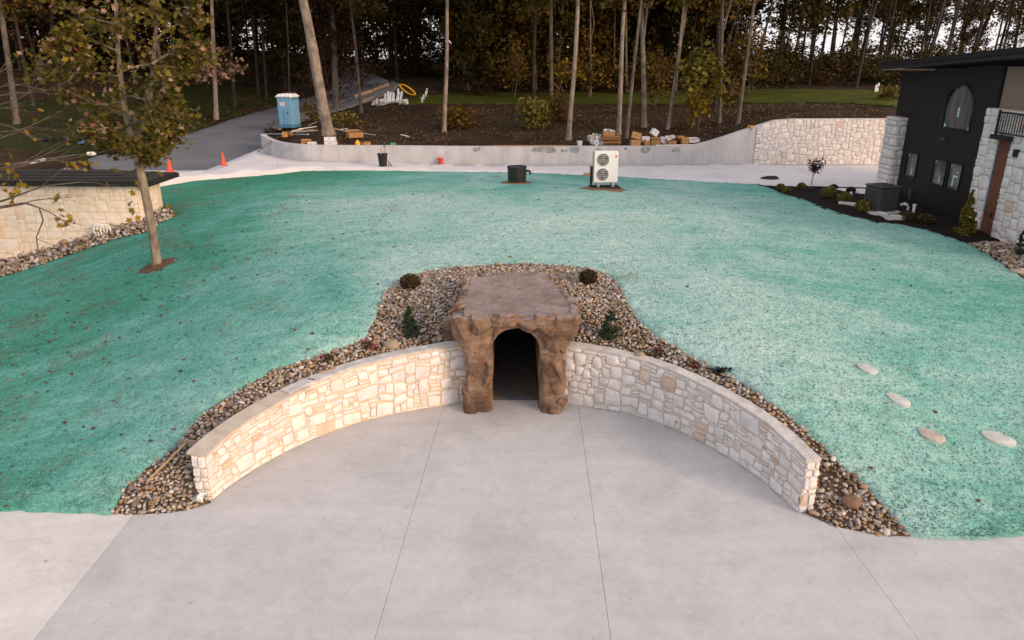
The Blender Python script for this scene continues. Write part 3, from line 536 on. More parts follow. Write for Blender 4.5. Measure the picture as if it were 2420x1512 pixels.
for a, b in ((0, .86), (.868, 1.62), (1.628, 2.62)): coping(a, b)
wall_cap(wl_root, WL, topL, 17, 39, 'raw_top', M['rawtop'], orgL, -.045, -.02, .05, .012)
wall_cap(wr_root, WR, topR, 0, 39, 'raw_top', M['rawtop'], orgR, -.045, -.02, .05, .012)
# hose tap on the right wall
k_ = 21; q_ = out(WR[k_], -.07); bib = MB().tube([(*out(WR[k_], .02), .22), (*out(WR[k_], -.06), .22), (*out(WR[k_], -.09), .15)], .015, 8).box((*out(WR[k_], -.05), .26), (.06, .02, .02)).tube([(*out(WR[k_], -.05), .21), (*out(WR[k_], -.05), .265)], .008, 6)
bib.build('hose_tap', M['galv'], wr_root, False, orgR)
# ------------------------------------------------------------------ the grotto rock: a solid field turned into one surface
def surface_nets(S, lo, h):
    nx, ny, nz = S.shape; ins = S < 0
    cs = np.zeros((nx - 1, ny - 1, nz - 1), int)
    for a in (0, 1):
        for b in (0, 1):
            for c in (0, 1): cs += ins[a:nx - 1 + a, b:ny - 1 + b, c:nz - 1 + c]
    act = (cs > 0) & (cs < 8); idx = -np.ones(act.shape, int); I = np.argwhere(act); idx[tuple(I.T)] = np.arange(len(I))
    acc = np.zeros((len(I), 3)); cnt = np.zeros(len(I))
    cor = [(a, b, c) for a in (0, 1) for b in (0, 1) for c in (0, 1)]
    for p in cor:
        for ax in range(3):
            if p[ax]: continue
            q = list(p); q[ax] = 1
            s0 = S[I[:, 0] + p[0], I[:, 1] + p[1], I[:, 2] + p[2]]; s1 = S[I[:, 0] + q[0], I[:, 1] + q[1], I[:, 2] + q[2]]; m = (s0 < 0) != (s1 < 0)
            t = np.where(m, s0 / np.where(m, s0 - s1, 1), 0); pt = np.tile(np.array(p, float), (len(I), 1)); pt[:, ax] = t; acc[m] += pt[m]; cnt[m] += 1
    V = (I + acc / cnt[:, None]) * h + lo; F = []
    for ax in range(3):
        o1, o2 = [(1, 2), (2, 0), (0, 1)][ax]; sl0 = [slice(None)] * 3; sl1 = [slice(None)] * 3; sl0[ax] = slice(0, -1); sl1[ax] = slice(1, None)
        ch = ins[tuple(sl0)] != ins[tuple(sl1)]; E_ = np.argwhere(ch); ok = (E_[:, o1] > 0) & (E_[:, o2] > 0) & (E_[:, o1] < S.shape[o1] - 1) & (E_[:, o2] < S.shape[o2] - 1); E_ = E_[ok]
        def cell(d1, d2): q = E_.copy(); q[:, o1] -= d1; q[:, o2] -= d2; return idx[tuple(q.T)]
        Q = np.c_[cell(1, 1), cell(0, 1), cell(0, 0), cell(1, 0)]; fl = ~ins[tuple(E_.T)]; Q[fl] = Q[fl][:, ::-1]; F.append(Q)
    F = np.vstack(F); return V, F[(F >= 0).all(1)]
from mathutils.kdtree import KDTree
def build_rock():
    h = .028; lo = np.array((-1.9, 14.35, -.12)); hi = np.array((1.95, 18.7, 2.75)); n = ((hi - lo) / h).astype(int)
    X, Y, Z = np.meshgrid(*[lo[i] + np.arange(n[i]) * h for i in range(3)], indexing='ij')
    def rbox(cx, cy, cz, hx, hy, hz, r):
        dx, dy, dz = np.abs(X - cx) - hx + r, np.abs(Y - cy) - hy + r, np.abs(Z - cz) - hz + r
        return np.sqrt(np.maximum(dx, 0) ** 2 + np.maximum(dy, 0) ** 2 + np.maximum(dz, 0) ** 2) + np.minimum(np.maximum(dx, np.maximum(dy, dz)), 0) - r
    def smin(a, b, k): q = np.clip(.5 + .5 * (b - a) / k, 0, 1); return b + (a - b) * q - k * q * (1 - q)
    # capstone: narrower and skewed towards the back, thinning to its far lip
    t = np.clip((Y - 14.8) / 3.2, 0, 1); xc = .10 + .02 * t - .22 * t ** 2; hw = 1.25 + .05 * np.sin(t * 6) - .22 * np.clip(t - .45, 0, 1)
    zt = 2.31 + .10 * t; th = .20 + .22 * np.abs((X - .1) / 1.3) ** 2
    dx = np.abs(X - xc) - hw; dy = np.maximum(14.78 - Y + .06 * np.abs(X), Y - 17.85 - .22 * np.sin(X * 1.7 + .8)); dz = np.maximum(Z - zt, zt - th - Z); r = .045
    cap = np.sqrt(np.maximum(dx + r, 0) ** 2 + np.maximum(dy + r, 0) ** 2 + np.maximum(dz + r, 0) ** 2) + np.minimum(np.maximum(dx, np.maximum(dy, dz)) + r, 0) - r
    fl = np.clip((Z - 1.35) / .8, 0, 1) ** 2; wob = .05 * np.sin(Z * 4.1) + .03 * np.sin(Z * 9)
    def leg(x0, x1, out_):
        c = (x0 + x1) / 2; hw = (x1 - x0) / 2; dx = np.abs(X - c - out_ * fl * .12 - wob * out_ * .6) - hw - fl * .1; dy = np.abs(Y - 15.38) - .50 - fl * .06 + wob * .5; r = .16
        d = np.sqrt(np.maximum(dx + r, 0) ** 2 + np.maximum(dy + r, 0) ** 2) + np.minimum(np.maximum(dx, dy) + r, 0) - r; return np.maximum(d, np.maximum(Z - 2.2, -.1 - Z))
    front = rbox(.08, 15.4, 1.75, .75, .46, .45, .08)
    body = rbox(.02, 16.7, 1.0, 1.22, 1.2, 1.15, .12)
    skirt = rbox(-1.24, 16.5, 1.5, .30, .8, .40, .2)
    S = smin(cap, smin(leg(-1.06, -.44, -1), leg(.60, 1.15, 1), .1), .22); S = smin(S, front, .1); S = smin(S, body, .15); S = smin(S, skirt, .2)
    # chiselled facets: random planes cell by cell
    def facets(m, amp, seed, asp=(1, 1, 1)):
        r = np.random.default_rng(seed); P = r.uniform(lo, hi, (m, 3)); Nn = r.normal(size=(m, 3)); Nn /= np.linalg.norm(Nn, axis=1)[:, None]; near = np.abs(S) < .16; Q = np.c_[X[near], Y[near], Z[near]]; D = np.empty(len(Q))
        a = np.array(asp); kd = KDTree(m)
        for i in range(m): kd.insert(P[i] * a, i)
        kd.balance(); k = np.array([kd.find(q)[1] for q in Q * a]); D = np.clip(((Q - P[k]) * Nn[k]).sum(1) * amp, -.05, .05)
        o_ = np.zeros_like(S); o_[near] = D; return o_
    ux = np.clip((Z - 2.16) / .10, 0, 1) * (np.abs(X - xc) < hw - .12) * (Y > 14.95); chip = (1 - .9 * ux)
    tun = np.clip(1 - np.maximum(np.abs(X - .06) - .5, 0) / .08, 0, 1)
    S = S + (facets(300, .42, 3, (1.2, 1.2, .8)) + facets(1500, .34, 4, (1.2, 1.2, .8)) * .6) * chip * np.where((np.abs(X - .06) < .47) & (Z < 1.95), .25, 1)
    S = S + .012 * np.sin(7 * X + 3 * Y) * np.sin(5 * Y - 4 * X) * ux
    # arched tunnel
    arch = np.where(Z < 1.50, np.abs(X - .08) - .52 - .02 * np.sin(Z * 5), np.sqrt((X - .08) ** 2 + (Z - 1.50) ** 2) - .52)
    S = np.maximum(S, -arch)
    V, F = surface_nets(S, lo, h); return V, F
M['shaded_tunnel_floor'] = simple('shaded_tunnel_floor', (.16, .14, .125), .9, .3, 3, .3, 20)  # concrete floor, with the shade inside the tunnel put into its colour
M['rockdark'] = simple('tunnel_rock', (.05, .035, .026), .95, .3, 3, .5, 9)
rock = thing('rock_grotto', 'brown sculpted rock grotto with flat capstone and dark arched doorway between the walls', 'grotto', (.06, 15.4, 0)); orgK = np.array((.06, 15.4, 0))
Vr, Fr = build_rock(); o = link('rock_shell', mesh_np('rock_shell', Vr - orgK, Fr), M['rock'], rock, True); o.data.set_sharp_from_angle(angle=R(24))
MB().box((.08, 17.8, -.018), (1.12, 4.5, .06)).build('floor_slab', M['shaded_tunnel_floor'], rock, False, orgK)
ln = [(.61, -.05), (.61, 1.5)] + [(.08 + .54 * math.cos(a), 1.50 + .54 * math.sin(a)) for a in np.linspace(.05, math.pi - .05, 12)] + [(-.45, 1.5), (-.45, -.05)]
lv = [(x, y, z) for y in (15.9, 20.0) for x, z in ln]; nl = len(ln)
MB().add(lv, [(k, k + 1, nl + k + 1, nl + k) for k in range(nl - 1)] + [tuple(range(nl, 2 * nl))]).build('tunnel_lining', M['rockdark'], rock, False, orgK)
MB().box((-.17, 16.0, .0135), (.02, .8, .006)).box((.12, 15.62, .0135), (.6, .02, .006)).build('chalk_line', M['bluetape'], rock, False, orgK)

# ------------------------------------------------------------------ pebbles
def ico():
    import bmesh
    bm = bmesh.new(); bmesh.ops.create_icosphere(bm, subdivisions=2, radius=1); V = np.array([tuple(v.co) for v in bm.verts]); F = np.array([[v.index for v in f.verts] for f in bm.faces]); bm.free(); return V, F
def ico1():
    import bmesh
    bm = bmesh.new(); bmesh.ops.create_icosphere(bm, subdivisions=1, radius=1); V = np.array([tuple(v.co) for v in bm.verts]); F = np.array([[v.index for v in f.verts] for f in bm.faces]); bm.free(); return V, F
IV, IF = ico1()
def pebble_template(seed):
    r = np.random.default_rng(seed); V = IV.copy(); ax = r.normal(size=(5, 3)); ax /= np.linalg.norm(ax, axis=1)[:, None]
    s = 1 + .13 * (V @ ax.T).clip(0) .sum(1) * r.uniform(-.5, 1) - .10 * np.abs(V @ ax[0]); return V * s[:, None] + r.normal(0, .035, V.shape)
PT = [pebble_template(k) for k in range(8)]
def rotm(n, tilt=.5):
    a = rng.uniform(0, 2 * np.pi, n); b = rng.normal(0, tilt, n); c = rng.normal(0, tilt, n); Rz = np.zeros((n, 3, 3)); Rz[:, 0, 0] = np.cos(a); Rz[:, 0, 1] = -np.sin(a); Rz[:, 1, 0] = np.sin(a); Rz[:, 1, 1] = np.cos(a); Rz[:, 2, 2] = 1
    Rx = np.zeros((n, 3, 3)); Rx[:, 0, 0] = 1; Rx[:, 1, 1] = np.cos(b); Rx[:, 1, 2] = -np.sin(b); Rx[:, 2, 1] = np.sin(b); Rx[:, 2, 2] = np.cos(b)
    Ry = np.zeros((n, 3, 3)); Ry[:, 1, 1] = 1; Ry[:, 0, 0] = np.cos(c); Ry[:, 0, 2] = np.sin(c); Ry[:, 2, 0] = -np.sin(c); Ry[:, 2, 2] = np.cos(c)
    return np.einsum('nij,njk,nkl->nil', Rz, Rx, Ry)
def instance_np(T, F, Rm, S, P):
    n = len(P); V = np.einsum('nij,nkj->nki', Rm, T[None] * S[:, None, :]) + P[:, None, :]; m = T.shape[0]; FF = F[None] + (np.arange(n) * m)[:, None, None]; return V.reshape(-1, 3), FF.reshape(-1, F.shape[1])
def pebbles(bedobj, poly, spacing, rlo, rhi, keep=lambda x, y: np.ones(len(x), bool), single=0, layers=2, z0=0):
    B = np.array([p[:2] for p in poly]); lo, hi = B.min(0), B.max(0); PP = []; SS = []
    for L in range(layers):
        gx, gy = np.meshgrid(np.arange(lo[0], hi[0], spacing * (1 + .35 * L)), np.arange(lo[1], hi[1], spacing * (1 + .35 * L) * .9)); gx = gx + (np.arange(gx.shape[0]) % 2)[:, None] * spacing / 2; G = np.c_[gx.ravel(), gy.ravel()] + rng.uniform(-.45, .45, (gx.size, 2)) * spacing
        G = G[poly_in(B, G[:, 0], G[:, 1])]; G = G[keep(G[:, 0], G[:, 1])]
        r = rlo + (rhi - rlo) * rng.beta(1.6, 3.2, len(G)); big = rng.random(len(G)) < .03; r[big] *= 1.5; z = FA(G[:, 0], G[:, 1]) + z0 + r * (.25 + .75 * L); PP.append(np.c_[G, z]); SS.append(np.c_[r * rng.uniform(.95, 1.5, len(G)), r * rng.uniform(.8, 1.1, len(G)), r * rng.uniform(.5, .85, len(G))])
    P = np.vstack(PP); S = np.vstack(SS); Rm = rotm(len(P), .35); size = S.max(1) / np.linalg.norm(P - np.array((0, 0, H)), axis=1); order = np.argsort(-size)
    if single:
        mes = []
        for k in range(8): mes.append(mesh_np('pebble', PT[k], IF)); mes[-1].materials.append(M['peb_obj']); mes[-1].polygons.foreach_set('use_smooth', [True] * len(IF))
        for i in order[:single]:
            o = bpy.data.objects.new('pebble', mes[i % 8]); C.objects.link(o); o.parent = bedobj; mt = Matrix(Rm[i]).to_4x4() @ Matrix.Diagonal((*S[i], 1)); mt.translation = Vector(P[i]); o.matrix_local = mt
    rest = order[single:]; Vs = []; Fs = []; b = 0
    for k in range(8):
        ii = rest[k::8]; V, F = instance_np(PT[k], IF, Rm[ii], S[ii], P[ii]); Vs.append(V); Fs.append(F + b); b += len(V)
    tag(link('pebbles', mesh_np('pebbles', np.vstack(Vs), np.vstack(Fs)), M['peb_island'], bedobj, True), kind='stuff')
def keep_main(x, y):
    rockf = (np.abs(x - .02) < 1.22) & (y > 14.6) & (y < 17.8); k = ~rockf
    P = np.array([out(p, .16) for p in np.r_[WL, WR]])
    d = np.min((x[:, None] - P[None, :, 0]) ** 2 + (y[:, None] - P[None, :, 1]) ** 2, axis=1) ** .5; endb = np.zeros(len(x), bool)
    for W in (WL, WR):
        td = np.array(W[0][:2]) - np.array(W[1][:2]); td /= np.linalg.norm(td); c0_ = out(W[0], .17); endb |= ((x - c0_[0]) * td[0] + (y - c0_[1]) * td[1]) > .09
    k &= (d > .215) | endb
    for cx, cy, rr in ((5.62, 11.95, .26), (5.8, 11.4, .2), (4.35, 14.15, .2)):
        q = ((x - cx) / rr) ** 2 + ((y - cy) / (rr * 1.3)) ** 2; k &= (q > 1) | (rng.random(len(x)) < .6)
    return k
pebbles(bed, bed_poly, .079, .026, .064, keep_main, 300, 2, .0)
pebbles(lbed, lbed_poly, .16, .05, .12, lambda x, y: np.ones(len(x), bool), 60, 2, .02)
pebbles(rbed, rbed_poly, .15, .05, .12, lambda x, y: np.ones(len(x), bool), 60, 2, .01)
def boulder(px, py, r, col, label):
    p = hitA(px, py); V, F = ico(); ax = rng.normal(size=(6, 3)); ax /= np.linalg.norm(ax, axis=1)[:, None]; s = 1 + .16 * (V @ ax.T).clip(0).sum(1) * rng.uniform(-.3, .6); V = V * s[:, None] * np.array(r) + np.array((0, 0, r[2] * .55))
    o = link('boulder', mesh_np('boulder', V, F), col, None, True); o.location = tuple(float(v) for v in p); tag(o, label, 'boulder', None); return o
M['bould'] = simple('tan_boulder', (.33, .26, .19), .8, .25, 8, .4, 20); M['bould2'] = simple('brown_boulder', (.19, .12, .075), .8, .25, 8, .4, 20)
boulder(925, 822, (.19, .13, .12), M['bould'], 'smooth tan boulder lying on the pebbles behind the capped wall')
boulder(1510, 850, (.14, .12, .12), M['bould'], 'tan boulder on the pebbles between the dwarf conifer and the grey wall')
boulder(2010, 1195, (.17, .13, .11), M['bould2'], 'rough brown boulder among pebbles beside the free end of the grey wall')

# ------------------------------------------------------------------ back retaining wall: cast concrete, stone-faced at one end
bwz = lambda x: np.interp(x, [-20, 9.4, 10.2, 11.2, 12.5, 13.3, 14.0, 15, 27], [2.96, 2.98, 3.13, 3.42, 3.86, 4.12, 4.34, 4.41, 4.45])
bw = thing('boundary_wall', 'long cast concrete retaining wall curving to a rounded end, stone-faced beside the garage court', 'wall', (0, 40.6, 1.9)); orgB = np.array((0, 40.6, 1.9))
BWd = densify(BW, .5, False); V = []
for k, p in enumerate(BWd):
    a = BWd[max(k - 1, 0)]; b = BWd[min(k + 1, len(BWd) - 1)]; t = (b - a) / np.linalg.norm(b - a); nn = np.array((-t[1], t[0])); z = float(bwz(p[0])); V += [(*p, 1.5), (*p, z), (*(p + nn * .32), z), (*(p + nn * .32), 1.5)]
n = len(BWd); F = [(4 * k + a, 4 * k + 4 + a, 4 * k + 4 + (a + 1) % 4, 4 * k + (a + 1) % 4) for k in range(n - 1) for a in range(4)] + [(0, 1, 2, 3), (4 * n - 1, 4 * n - 2, 4 * n - 3, 4 * n - 4)]
MB().add(V, [f[::-1] for f in F]).build('cast_wall', M['cast'], bw, False, orgB)
fB = lambda u, v, d: (13.1 + u, 40.5 - d - .0, min(1.95 + v, float(bwz(13.1 + u)) - .01))
rects = [q for q in stone_fill(11.4, 2.5, .105, 41, [((4, 4), 2), ((4, 3), 3), ((3, 3), 5), ((3, 2), 6), ((3, 1), 6), ((2, 1), 6), ((4, 2), 3), ((2, 2), 4), ((1, 1), 3), ((2, 3), 2)]) if q[1] + 1.95 < float(bwz(13.1 + q[0])) - .06]
MB().prism([(13.25, 40.497, 1.9), (25.9, 40.497, 1.9), (25.9, 40.497, 4.42), (15.2, 40.497, 4.40), (14.05, 40.497, 4.33), (13.35, 40.497, 4.08)], (0, -.03, 0)).build('mortar_backing', M['mortar_grey'], bw, False, orgB)

lay_stones(rects, lambda u, v, d: fB(u + .08 * mnoise.noise((u * 2, v * 2.5, 3)) * min(1, u / .3), v + .07 * mnoise.noise((u * 2 + 9, v * 2.5, 3)), d + .03), M['stone_white'], bw, orgB, .014, .022, 43, n=8)
for k in range(16):
    px = random.choice([1125, 1150, 1270, 1300, 1330, 1350, 1420, 1478, 1530, 1560, 1600, 1645]) + random.uniform(-8, 8); p = atY(px, 352 + random.uniform(-3, 5), 40.5); rr = random.uniform(.07, .30); r2 = rr * random.uniform(.5, .9)
    poly = [(p[0] + math.cos(a) * rr * random.uniform(.8, 1.1), 40.497 - .0015 * k, min(p[2] + math.sin(a) * r2, float(bwz(p[0])) - .02)) for a in np.linspace(0, 2 * math.pi, 14)[:-1]]
    MB().add(poly, [tuple(range(13))]).build('damp_stain', M['damp'], bw, False, orgB)
# ------------------------------------------------------------------ the house on the right: its long side faces the lawn
XF = 16.5
def hx(px, py, d=0): return atX(px, py, XF - d)
house = thing('black_house', 'two-storey black house with arched window, sloping dark roof and pale stone front', 'house', (XF, 27, 1.95)); orgH = np.array((XF, 27, 1.95))
yL = hx(2125, 215)[1]; yR = hx(2330, 300)[1]          # far and near end of the black side
zb = 1.55; tl = hx(2125, 215)[2] + .5; yN = 20.2
roofz = lambda y: 7.00 + (33.4 - y) * .058
win = [('arched_window', (2222, 306), (2290, 306), (2270, 198)), ('window', (2134, 417), (2162, 417), (2147, 372)), ('window', (2196, 433), (2230, 435), (2218, 380)), ('window', (2234, 436), (2267, 438), (2250, 383))]
# black clad wall, pierced by its windows: built as strips round the openings
wins = []
for nm, a, b, t in win:
    A_, B_ = hx(*a), hx(*b); y0, y1 = min(A_[1], B_[1]), max(A_[1], B_[1]); z0 = (A_[2] + B_[2]) / 2; T_ = hx(*t)[2]; wins.append([nm, y0, y1, z0, T_])
wins[1][3] = wins[2][3] = wins[3][3] = 2.84; wins[1][4] = wins[2][4] = wins[3][4] = 3.84
wb = MB(); holes = [(w[1], w[2], w[3], w[4]) for w in wins]
ys = sorted({yR - .3, yL} | {h_[0] for h_ in holes} | {h_[1] for h_ in holes})
def zspans(y):
    s = [(zb, roofz(y) - .12)]
    for y0, y1, z0, z1 in holes:
        if y0 - 1e-6 < y < y1 + 1e-6: s = [q for (a, b) in s for q in ((a, min(b, z0)), (max(a, z1), b)) if q[1] - q[0] > .01]
    return s
for a, b in zip(ys[:-1], ys[1:]):
    for z0, z1 in zspans((a + b) / 2): wb.box((XF + .1, (a + b) / 2, (z0 + z1) / 2), (.2, b - a, z1 - z0))
wb.build('black_wall', M['black'], house, False, orgH)
# end wall and bulk behind
MB().box((XF + 4.2, yL - .1, (zb + 6.9) / 2), (8, .2, 6.9 - zb)).box((XF + 8.1, (yL + yN) / 2 - .3, 4.2), (.2, yL - yN - .6, 5.3)).build('far_wall', M['black'], house, False, orgH)
MB().box((XF + .9, (yR + yL) / 2, 4.0), (.1, yL - yR - .6, 4.6)).build('inner_wall', M['tan'], house, False, orgH)
for k, (nm, y0, y1, z0, z1) in enumerate(wins):
    fr = MB(); w = .045; cy = (y0 + y1) / 2; hw = (y1 - y0) / 2
    if k == 0:
        zs = z1 - hw * 1.02; arcp = [(cy + hw * math.cos(a), zs + (z1 - zs) * math.sin(a)) for a in np.linspace(0, math.pi, 17)]
        # black infill of the two spandrels above the arch
        sp = MB(); arcc = [(XF + .01, y, z) for y, z in arcp]; sp.prism([(XF + .005, y1 + .002, zs)] + [(XF + .005, y, z) for y, z in arcp[:9]] + [(XF + .005, cy, z1 + .002), (XF + .005, y1 + .002, z1 + .002)], (.15, 0, 0)); sp.prism([(XF + .005, y, z) for y, z in arcp[8:]] + [(XF + .005, y0 - .002, zs), (XF + .005, y0 - .002, z1 + .002), (XF + .005, cy, z1 + .002)], (.15, 0, 0)); sp.build('arch_spandrel', M['black'], house, False, orgH)
        path = [(y1, z0)] + arcp + [(y0, z0), (y1, z0)]
        fr.tube([(XF - .01, y, z) for y, z in path], w, 6)
        o = fr.build(nm, M['frame'], house, False, orgH); MB().prism([(XF + .06, y, z) for y, z in [(y1, z0)] + arcp + [(y0, z0)]], (.02, 0, 0)).build('pane', M['glass'], o, False, orgH)
        for c_, d_ in (((cy + .05, z0 + .62), (.10, .34)), ((y1 - .14, z0 + .09), (.12, .12)), ((y0 + .14, z0 + .09), (.12, .12))): MB().box((XF + .05, *c_), (.008, *d_)).build('sticker', M['sticker'], o, False, orgH)
    else:
        fr.box((XF + .0, y0 + w / 2, (z0 + z1) / 2), (.08, w, z1 - z0)).box((XF + .0, y1 - w / 2, (z0 + z1) / 2), (.08, w, z1 - z0)).box((XF, cy, z0 + w / 2), (.078, hw * 2 - 2 * w, w)).box((XF, cy, z1 - w / 2), (.078, hw * 2 - 2 * w, w))
        o = fr.build(nm, M['frame'], house, False, orgH); MB().box((XF + .05, cy, (z0 + z1) / 2), (.02, hw * 2 - .02, z1 - z0 - .02)).build('pane', M['glass'], o, False, orgH)
        sts = [((y0 + .1, z1 - .14), (.06, .10)), ((y1 - .1, z1 - .14), (.06, .10))] + ([((cy + .1, z0 + .33), (.07, .42)), ((cy - .05, z0 + .5), (.21, .07)), ((cy - .1, z0 + .65), (.2, .03))] if k == 3 else [((cy - .04, z0 + .24), (.06, .26))])
        for c_, d_ in sts: MB().box((XF + .036, *c_), (.006, *d_)).build('sticker', M['sticker'], o, False, orgH)
# roof: one thick sloping slab with standing seams and a gutter edge
r0, r1 = 33.4, 19.4; e = XF - .75
MB().prism([(e, r0, roofz(r0)), (e, r1, roofz(r1)), (e, r1, roofz(r1) + .26), (e, r0, roofz(r0) + .26)], (11, 0, 0)).build('roof', M['roof'], house, False, orgH)
rf = [c for c in house.children if c.name.startswith('roof')][0]
MB().prism([(e - .1, r0 + .05, roofz(r0) + .13), (e - .1, r1, roofz(r1) + .13), (e - .1, r1, roofz(r1) + .30), (e - .1, r0 + .05, roofz(r0) + .30)], (.097, 0, 0)).build('gutter', M['fascia'], rf, False, orgH)
for k in range(16):
    x = e + .3 + k * .62; MB().prism([(x, r0, roofz(r0) + .262), (x, r1, roofz(r1) + .262), (x, r1, roofz(r1) + .30), (x, r0, roofz(r0) + .30)], (.03, 0, 0)).build('roof_seam', M['roof'], rf, False, orgH)
# grey stone corner column at the far end
pc = hx(2102, 365, .1); y0, y1 = hx(2115, 455)[1], hx(2085, 450)[1]; cw = MB().box((XF - .10, (y0 + y1) / 2, 3.35), (.55, y1 - y0 - .06, 3.6), 0, 0, 0, .02); col = cw.build('corner_column', M['mortar_grey'], house, False, orgH)
zt = 5.15; rc = []; v = 1.6; rr = random.Random(9)
while v < zt - .05:
    hh = min(rr.choice((.16, .22, .3, .36)), zt - v); rc.append((v, hh)); v += hh
for face in (0, 1):
    for v, hh in rc:
        if face == 0: f = lambda u, vv, d: (XF - .375 - d, y0 + .03 + u, vv); L_ = y1 - y0 - .06
        else: f = lambda u, vv, d: (XF - .375 + u, y0 + .03 - d, vv); L_ = .40
        sp = rr.uniform(.3, .7) * L_; rs = [(0, v, sp, v + hh), (sp, v, L_, v + hh)] if rr.random() < .6 else [(0, v, L_, v + hh)]
        lay_stones(rs, f, M['stone_grey'], col, orgH, .02, .04, int(v * 100) + face)
# stone front part with the tall wooden panel
xs = XF - .28; sy1 = hx(2292, 450, .28)[1]; sy0 = 20.2; zt2 = atX(2335, 255, xs)[2]
dy1, dy0 = atX(2335, 440, xs)[1], atX(2366, 440, xs)[1]; dz1 = atX(2378, 330, xs)[2]
sb = MB().box((xs + .35, (sy1 + dy1) / 2, (zb + zt2) / 2), (.7, sy1 - dy1, zt2 - zb)).box((xs + .35, (dy0 + sy0) / 2, (zb + zt2) / 2), (.7, dy0 - sy0, zt2 - zb)).box((xs + .35, (dy0 + dy1) / 2, (dz1 + zt2) / 2), (.7, dy1 - dy0, zt2 - dz1)); sf = sb.build('stone_front', M['mortar_grey'], house, False, orgH)
def fs(y): return lambda u, v, d: (xs - d, y + u, v)
big = [((6, 4), 2), ((5, 4), 3), ((4, 4), 4), ((5, 3), 5), ((4, 3), 5), ((6, 2), 3), ((4, 2), 5), ((3, 2), 4), ((3, 3), 4), ((2, 2), 2), ((3, 1), 2)]
off = lambda rs, dv: [(a, b + dv, c, d + dv) for a, b, c, d in rs]
lay_stones(off(stone_fill(sy1 - dy1, zt2 - zb, .12, 51, big), zb), fs(dy1), M['stone_grey'], sf, orgH, .012, .03, 52)
lay_stones(off(stone_fill(dy0 - sy0, zt2 - zb, .12, 53, big), zb), fs(sy0), M['stone_grey'], sf, orgH, .012, .03, 54)
lay_stones(off(stone_fill(dy1 - dy0, zt2 - dz1, .12, 55, big), dz1), fs(dy0), M['stone_grey'], sf, orgH, .012, .03, 56)
lay_stones(off(stone_fill(.6, zt2 - zb, .12, 57, big), zb), lambda u, v, d: (xs + u, sy1 + d, v), M['stone_grey'], sf, orgH, .012, .03, 58)
nb = 7; bwid = (dy1 - dy0) / nb; dpn = MB().box((xs + .08, (dy0 + dy1) / 2, (zb + dz1) / 2), (.04, dy1 - dy0, dz1 - zb)).build('wood_panel', M['door'], house, False, orgH)
for k in range(nb): MB().box((xs + .045, dy0 + (k + .5) * bwid, (zb + dz1) / 2), (.03, bwid - .012, dz1 - zb - .02), 0, 0, 0, .004).build('board', M['door'], dpn, False, orgH)
MB().box((xs + .02, dy1 - .02, (zb + dz1) / 2 + .4), (.03, .035, dz1 - zb - 1.2)).build('blue_tape_strip', M['bluetape'], house, False, orgH)
MB().box((xs - .05, (dy0 + dy1) / 2, dz1 + .06), (.4, dy1 - dy0 + .25, .14)).build('panel_lintel', M['fascia'], house, False, orgH)
MB().box((xs - .08, dy0 - .45, dz1 - .35), (.14, .14, .24), 0, 0, 0, .02).build('wall_light', M['fascia'], house, False, orgH)
MB().box((XF - .06, hx(2233, 330)[1], hx(2233, 330)[2]), (.14, .22, .12), 0, 0, .3, .02).build('dryer_vent', M['acgrey'], house, False, orgH)
MB().box((xs + .02, (dy0 + dy1) / 2 - .1, 2.5), (.02, .1, .16)).build('outlet_box', M['fascia'], dpn, False, orgH)
# balcony rail above the panel
rl = MB(); ra, rb = dy1 - .02, sy0 + .6; zr0, zr1 = dz1 + .2, atX(2395, 268, xs - .15)[2]
rl.box((xs - .16, (ra + rb) / 2, zr1), (.05, ra - rb, .05)).box((xs - .16, (ra + rb) / 2, zr0), (.04, ra - rb, .04)).box((xs - .16, ra, (zr0 + zr1) / 2), (.06, .06, zr1 - zr0 + .14)); rail = rl.build('balcony_rail', M['frame'], house, False, orgH)
k = 0; y = ra - .13
while y > rb: MB().box((xs - .16, y, (zr0 + zr1) / 2), (.022, .022, zr1 - zr0 - .05)).build('baluster', M['frame'], rail, False, orgH); y -= .13
# upper tan end wall, set back above the stone front
MB().box((XF + .35, (yR - .32 + sy0) / 2, (zt2 + roofz(yR) - .16) / 2), (.5, yR - .32 - sy0, roofz(yR) - .16 - zt2)).build('tan_upper_wall', M['tan'], house, False, orgH)

# ------------------------------------------------------------------ low stone building on the left
b0 = np.array((-14.5, 28.35)); b1 = np.array((-22.0, 28.55)); tb = (b1 - b0) / np.linalg.norm(b1 - b0); nbv = np.array((-tb[1], tb[0])); nbv = nbv if nbv[1] < 0 else -nbv; LB = 8.5
lbld = thing('stone_building', 'low buff stone building with dark brown stepped roof beside the sloping lawn', 'building', (-18, 28.4, -.5)); orgS = np.array((-18, 28.4, -.5))
c0, c1 = b0, b0 + tb * LB; dn = -nbv * 1.9
MB().prism([(*c0, -1.5), (*c1, -1.5), (*(c1 + dn), -1.5), (*(c0 + dn), -1.5)], (0, 0, 4.44)).build('wall_mass', M['mortar_buff'], lbld, False, orgS)
fl = lambda u, v, d: (*(c0 + tb * u + nbv * d), v)
lay_stones(off(stone_fill(LB, 4.32, .155, 61, [((5, 3), 3), ((4, 3), 4), ((3, 3), 4), ((4, 2), 6), ((3, 2), 5), ((5, 2), 3), ((3, 1), 5), ((2, 1), 4), ((4, 1), 3), ((2, 2), 3)]), -1.4), fl, M['stone_buff'], lbld, orgS, .014, .012, 62)
lay_stones(off(stone_fill(1.6, 3.0, .2, 63), -.1), lambda u, v, d: (*(c0 + dn / 1.9 * u - tb * d), v), M['stone_buff'], lbld, orgS, .02, .022, 64)
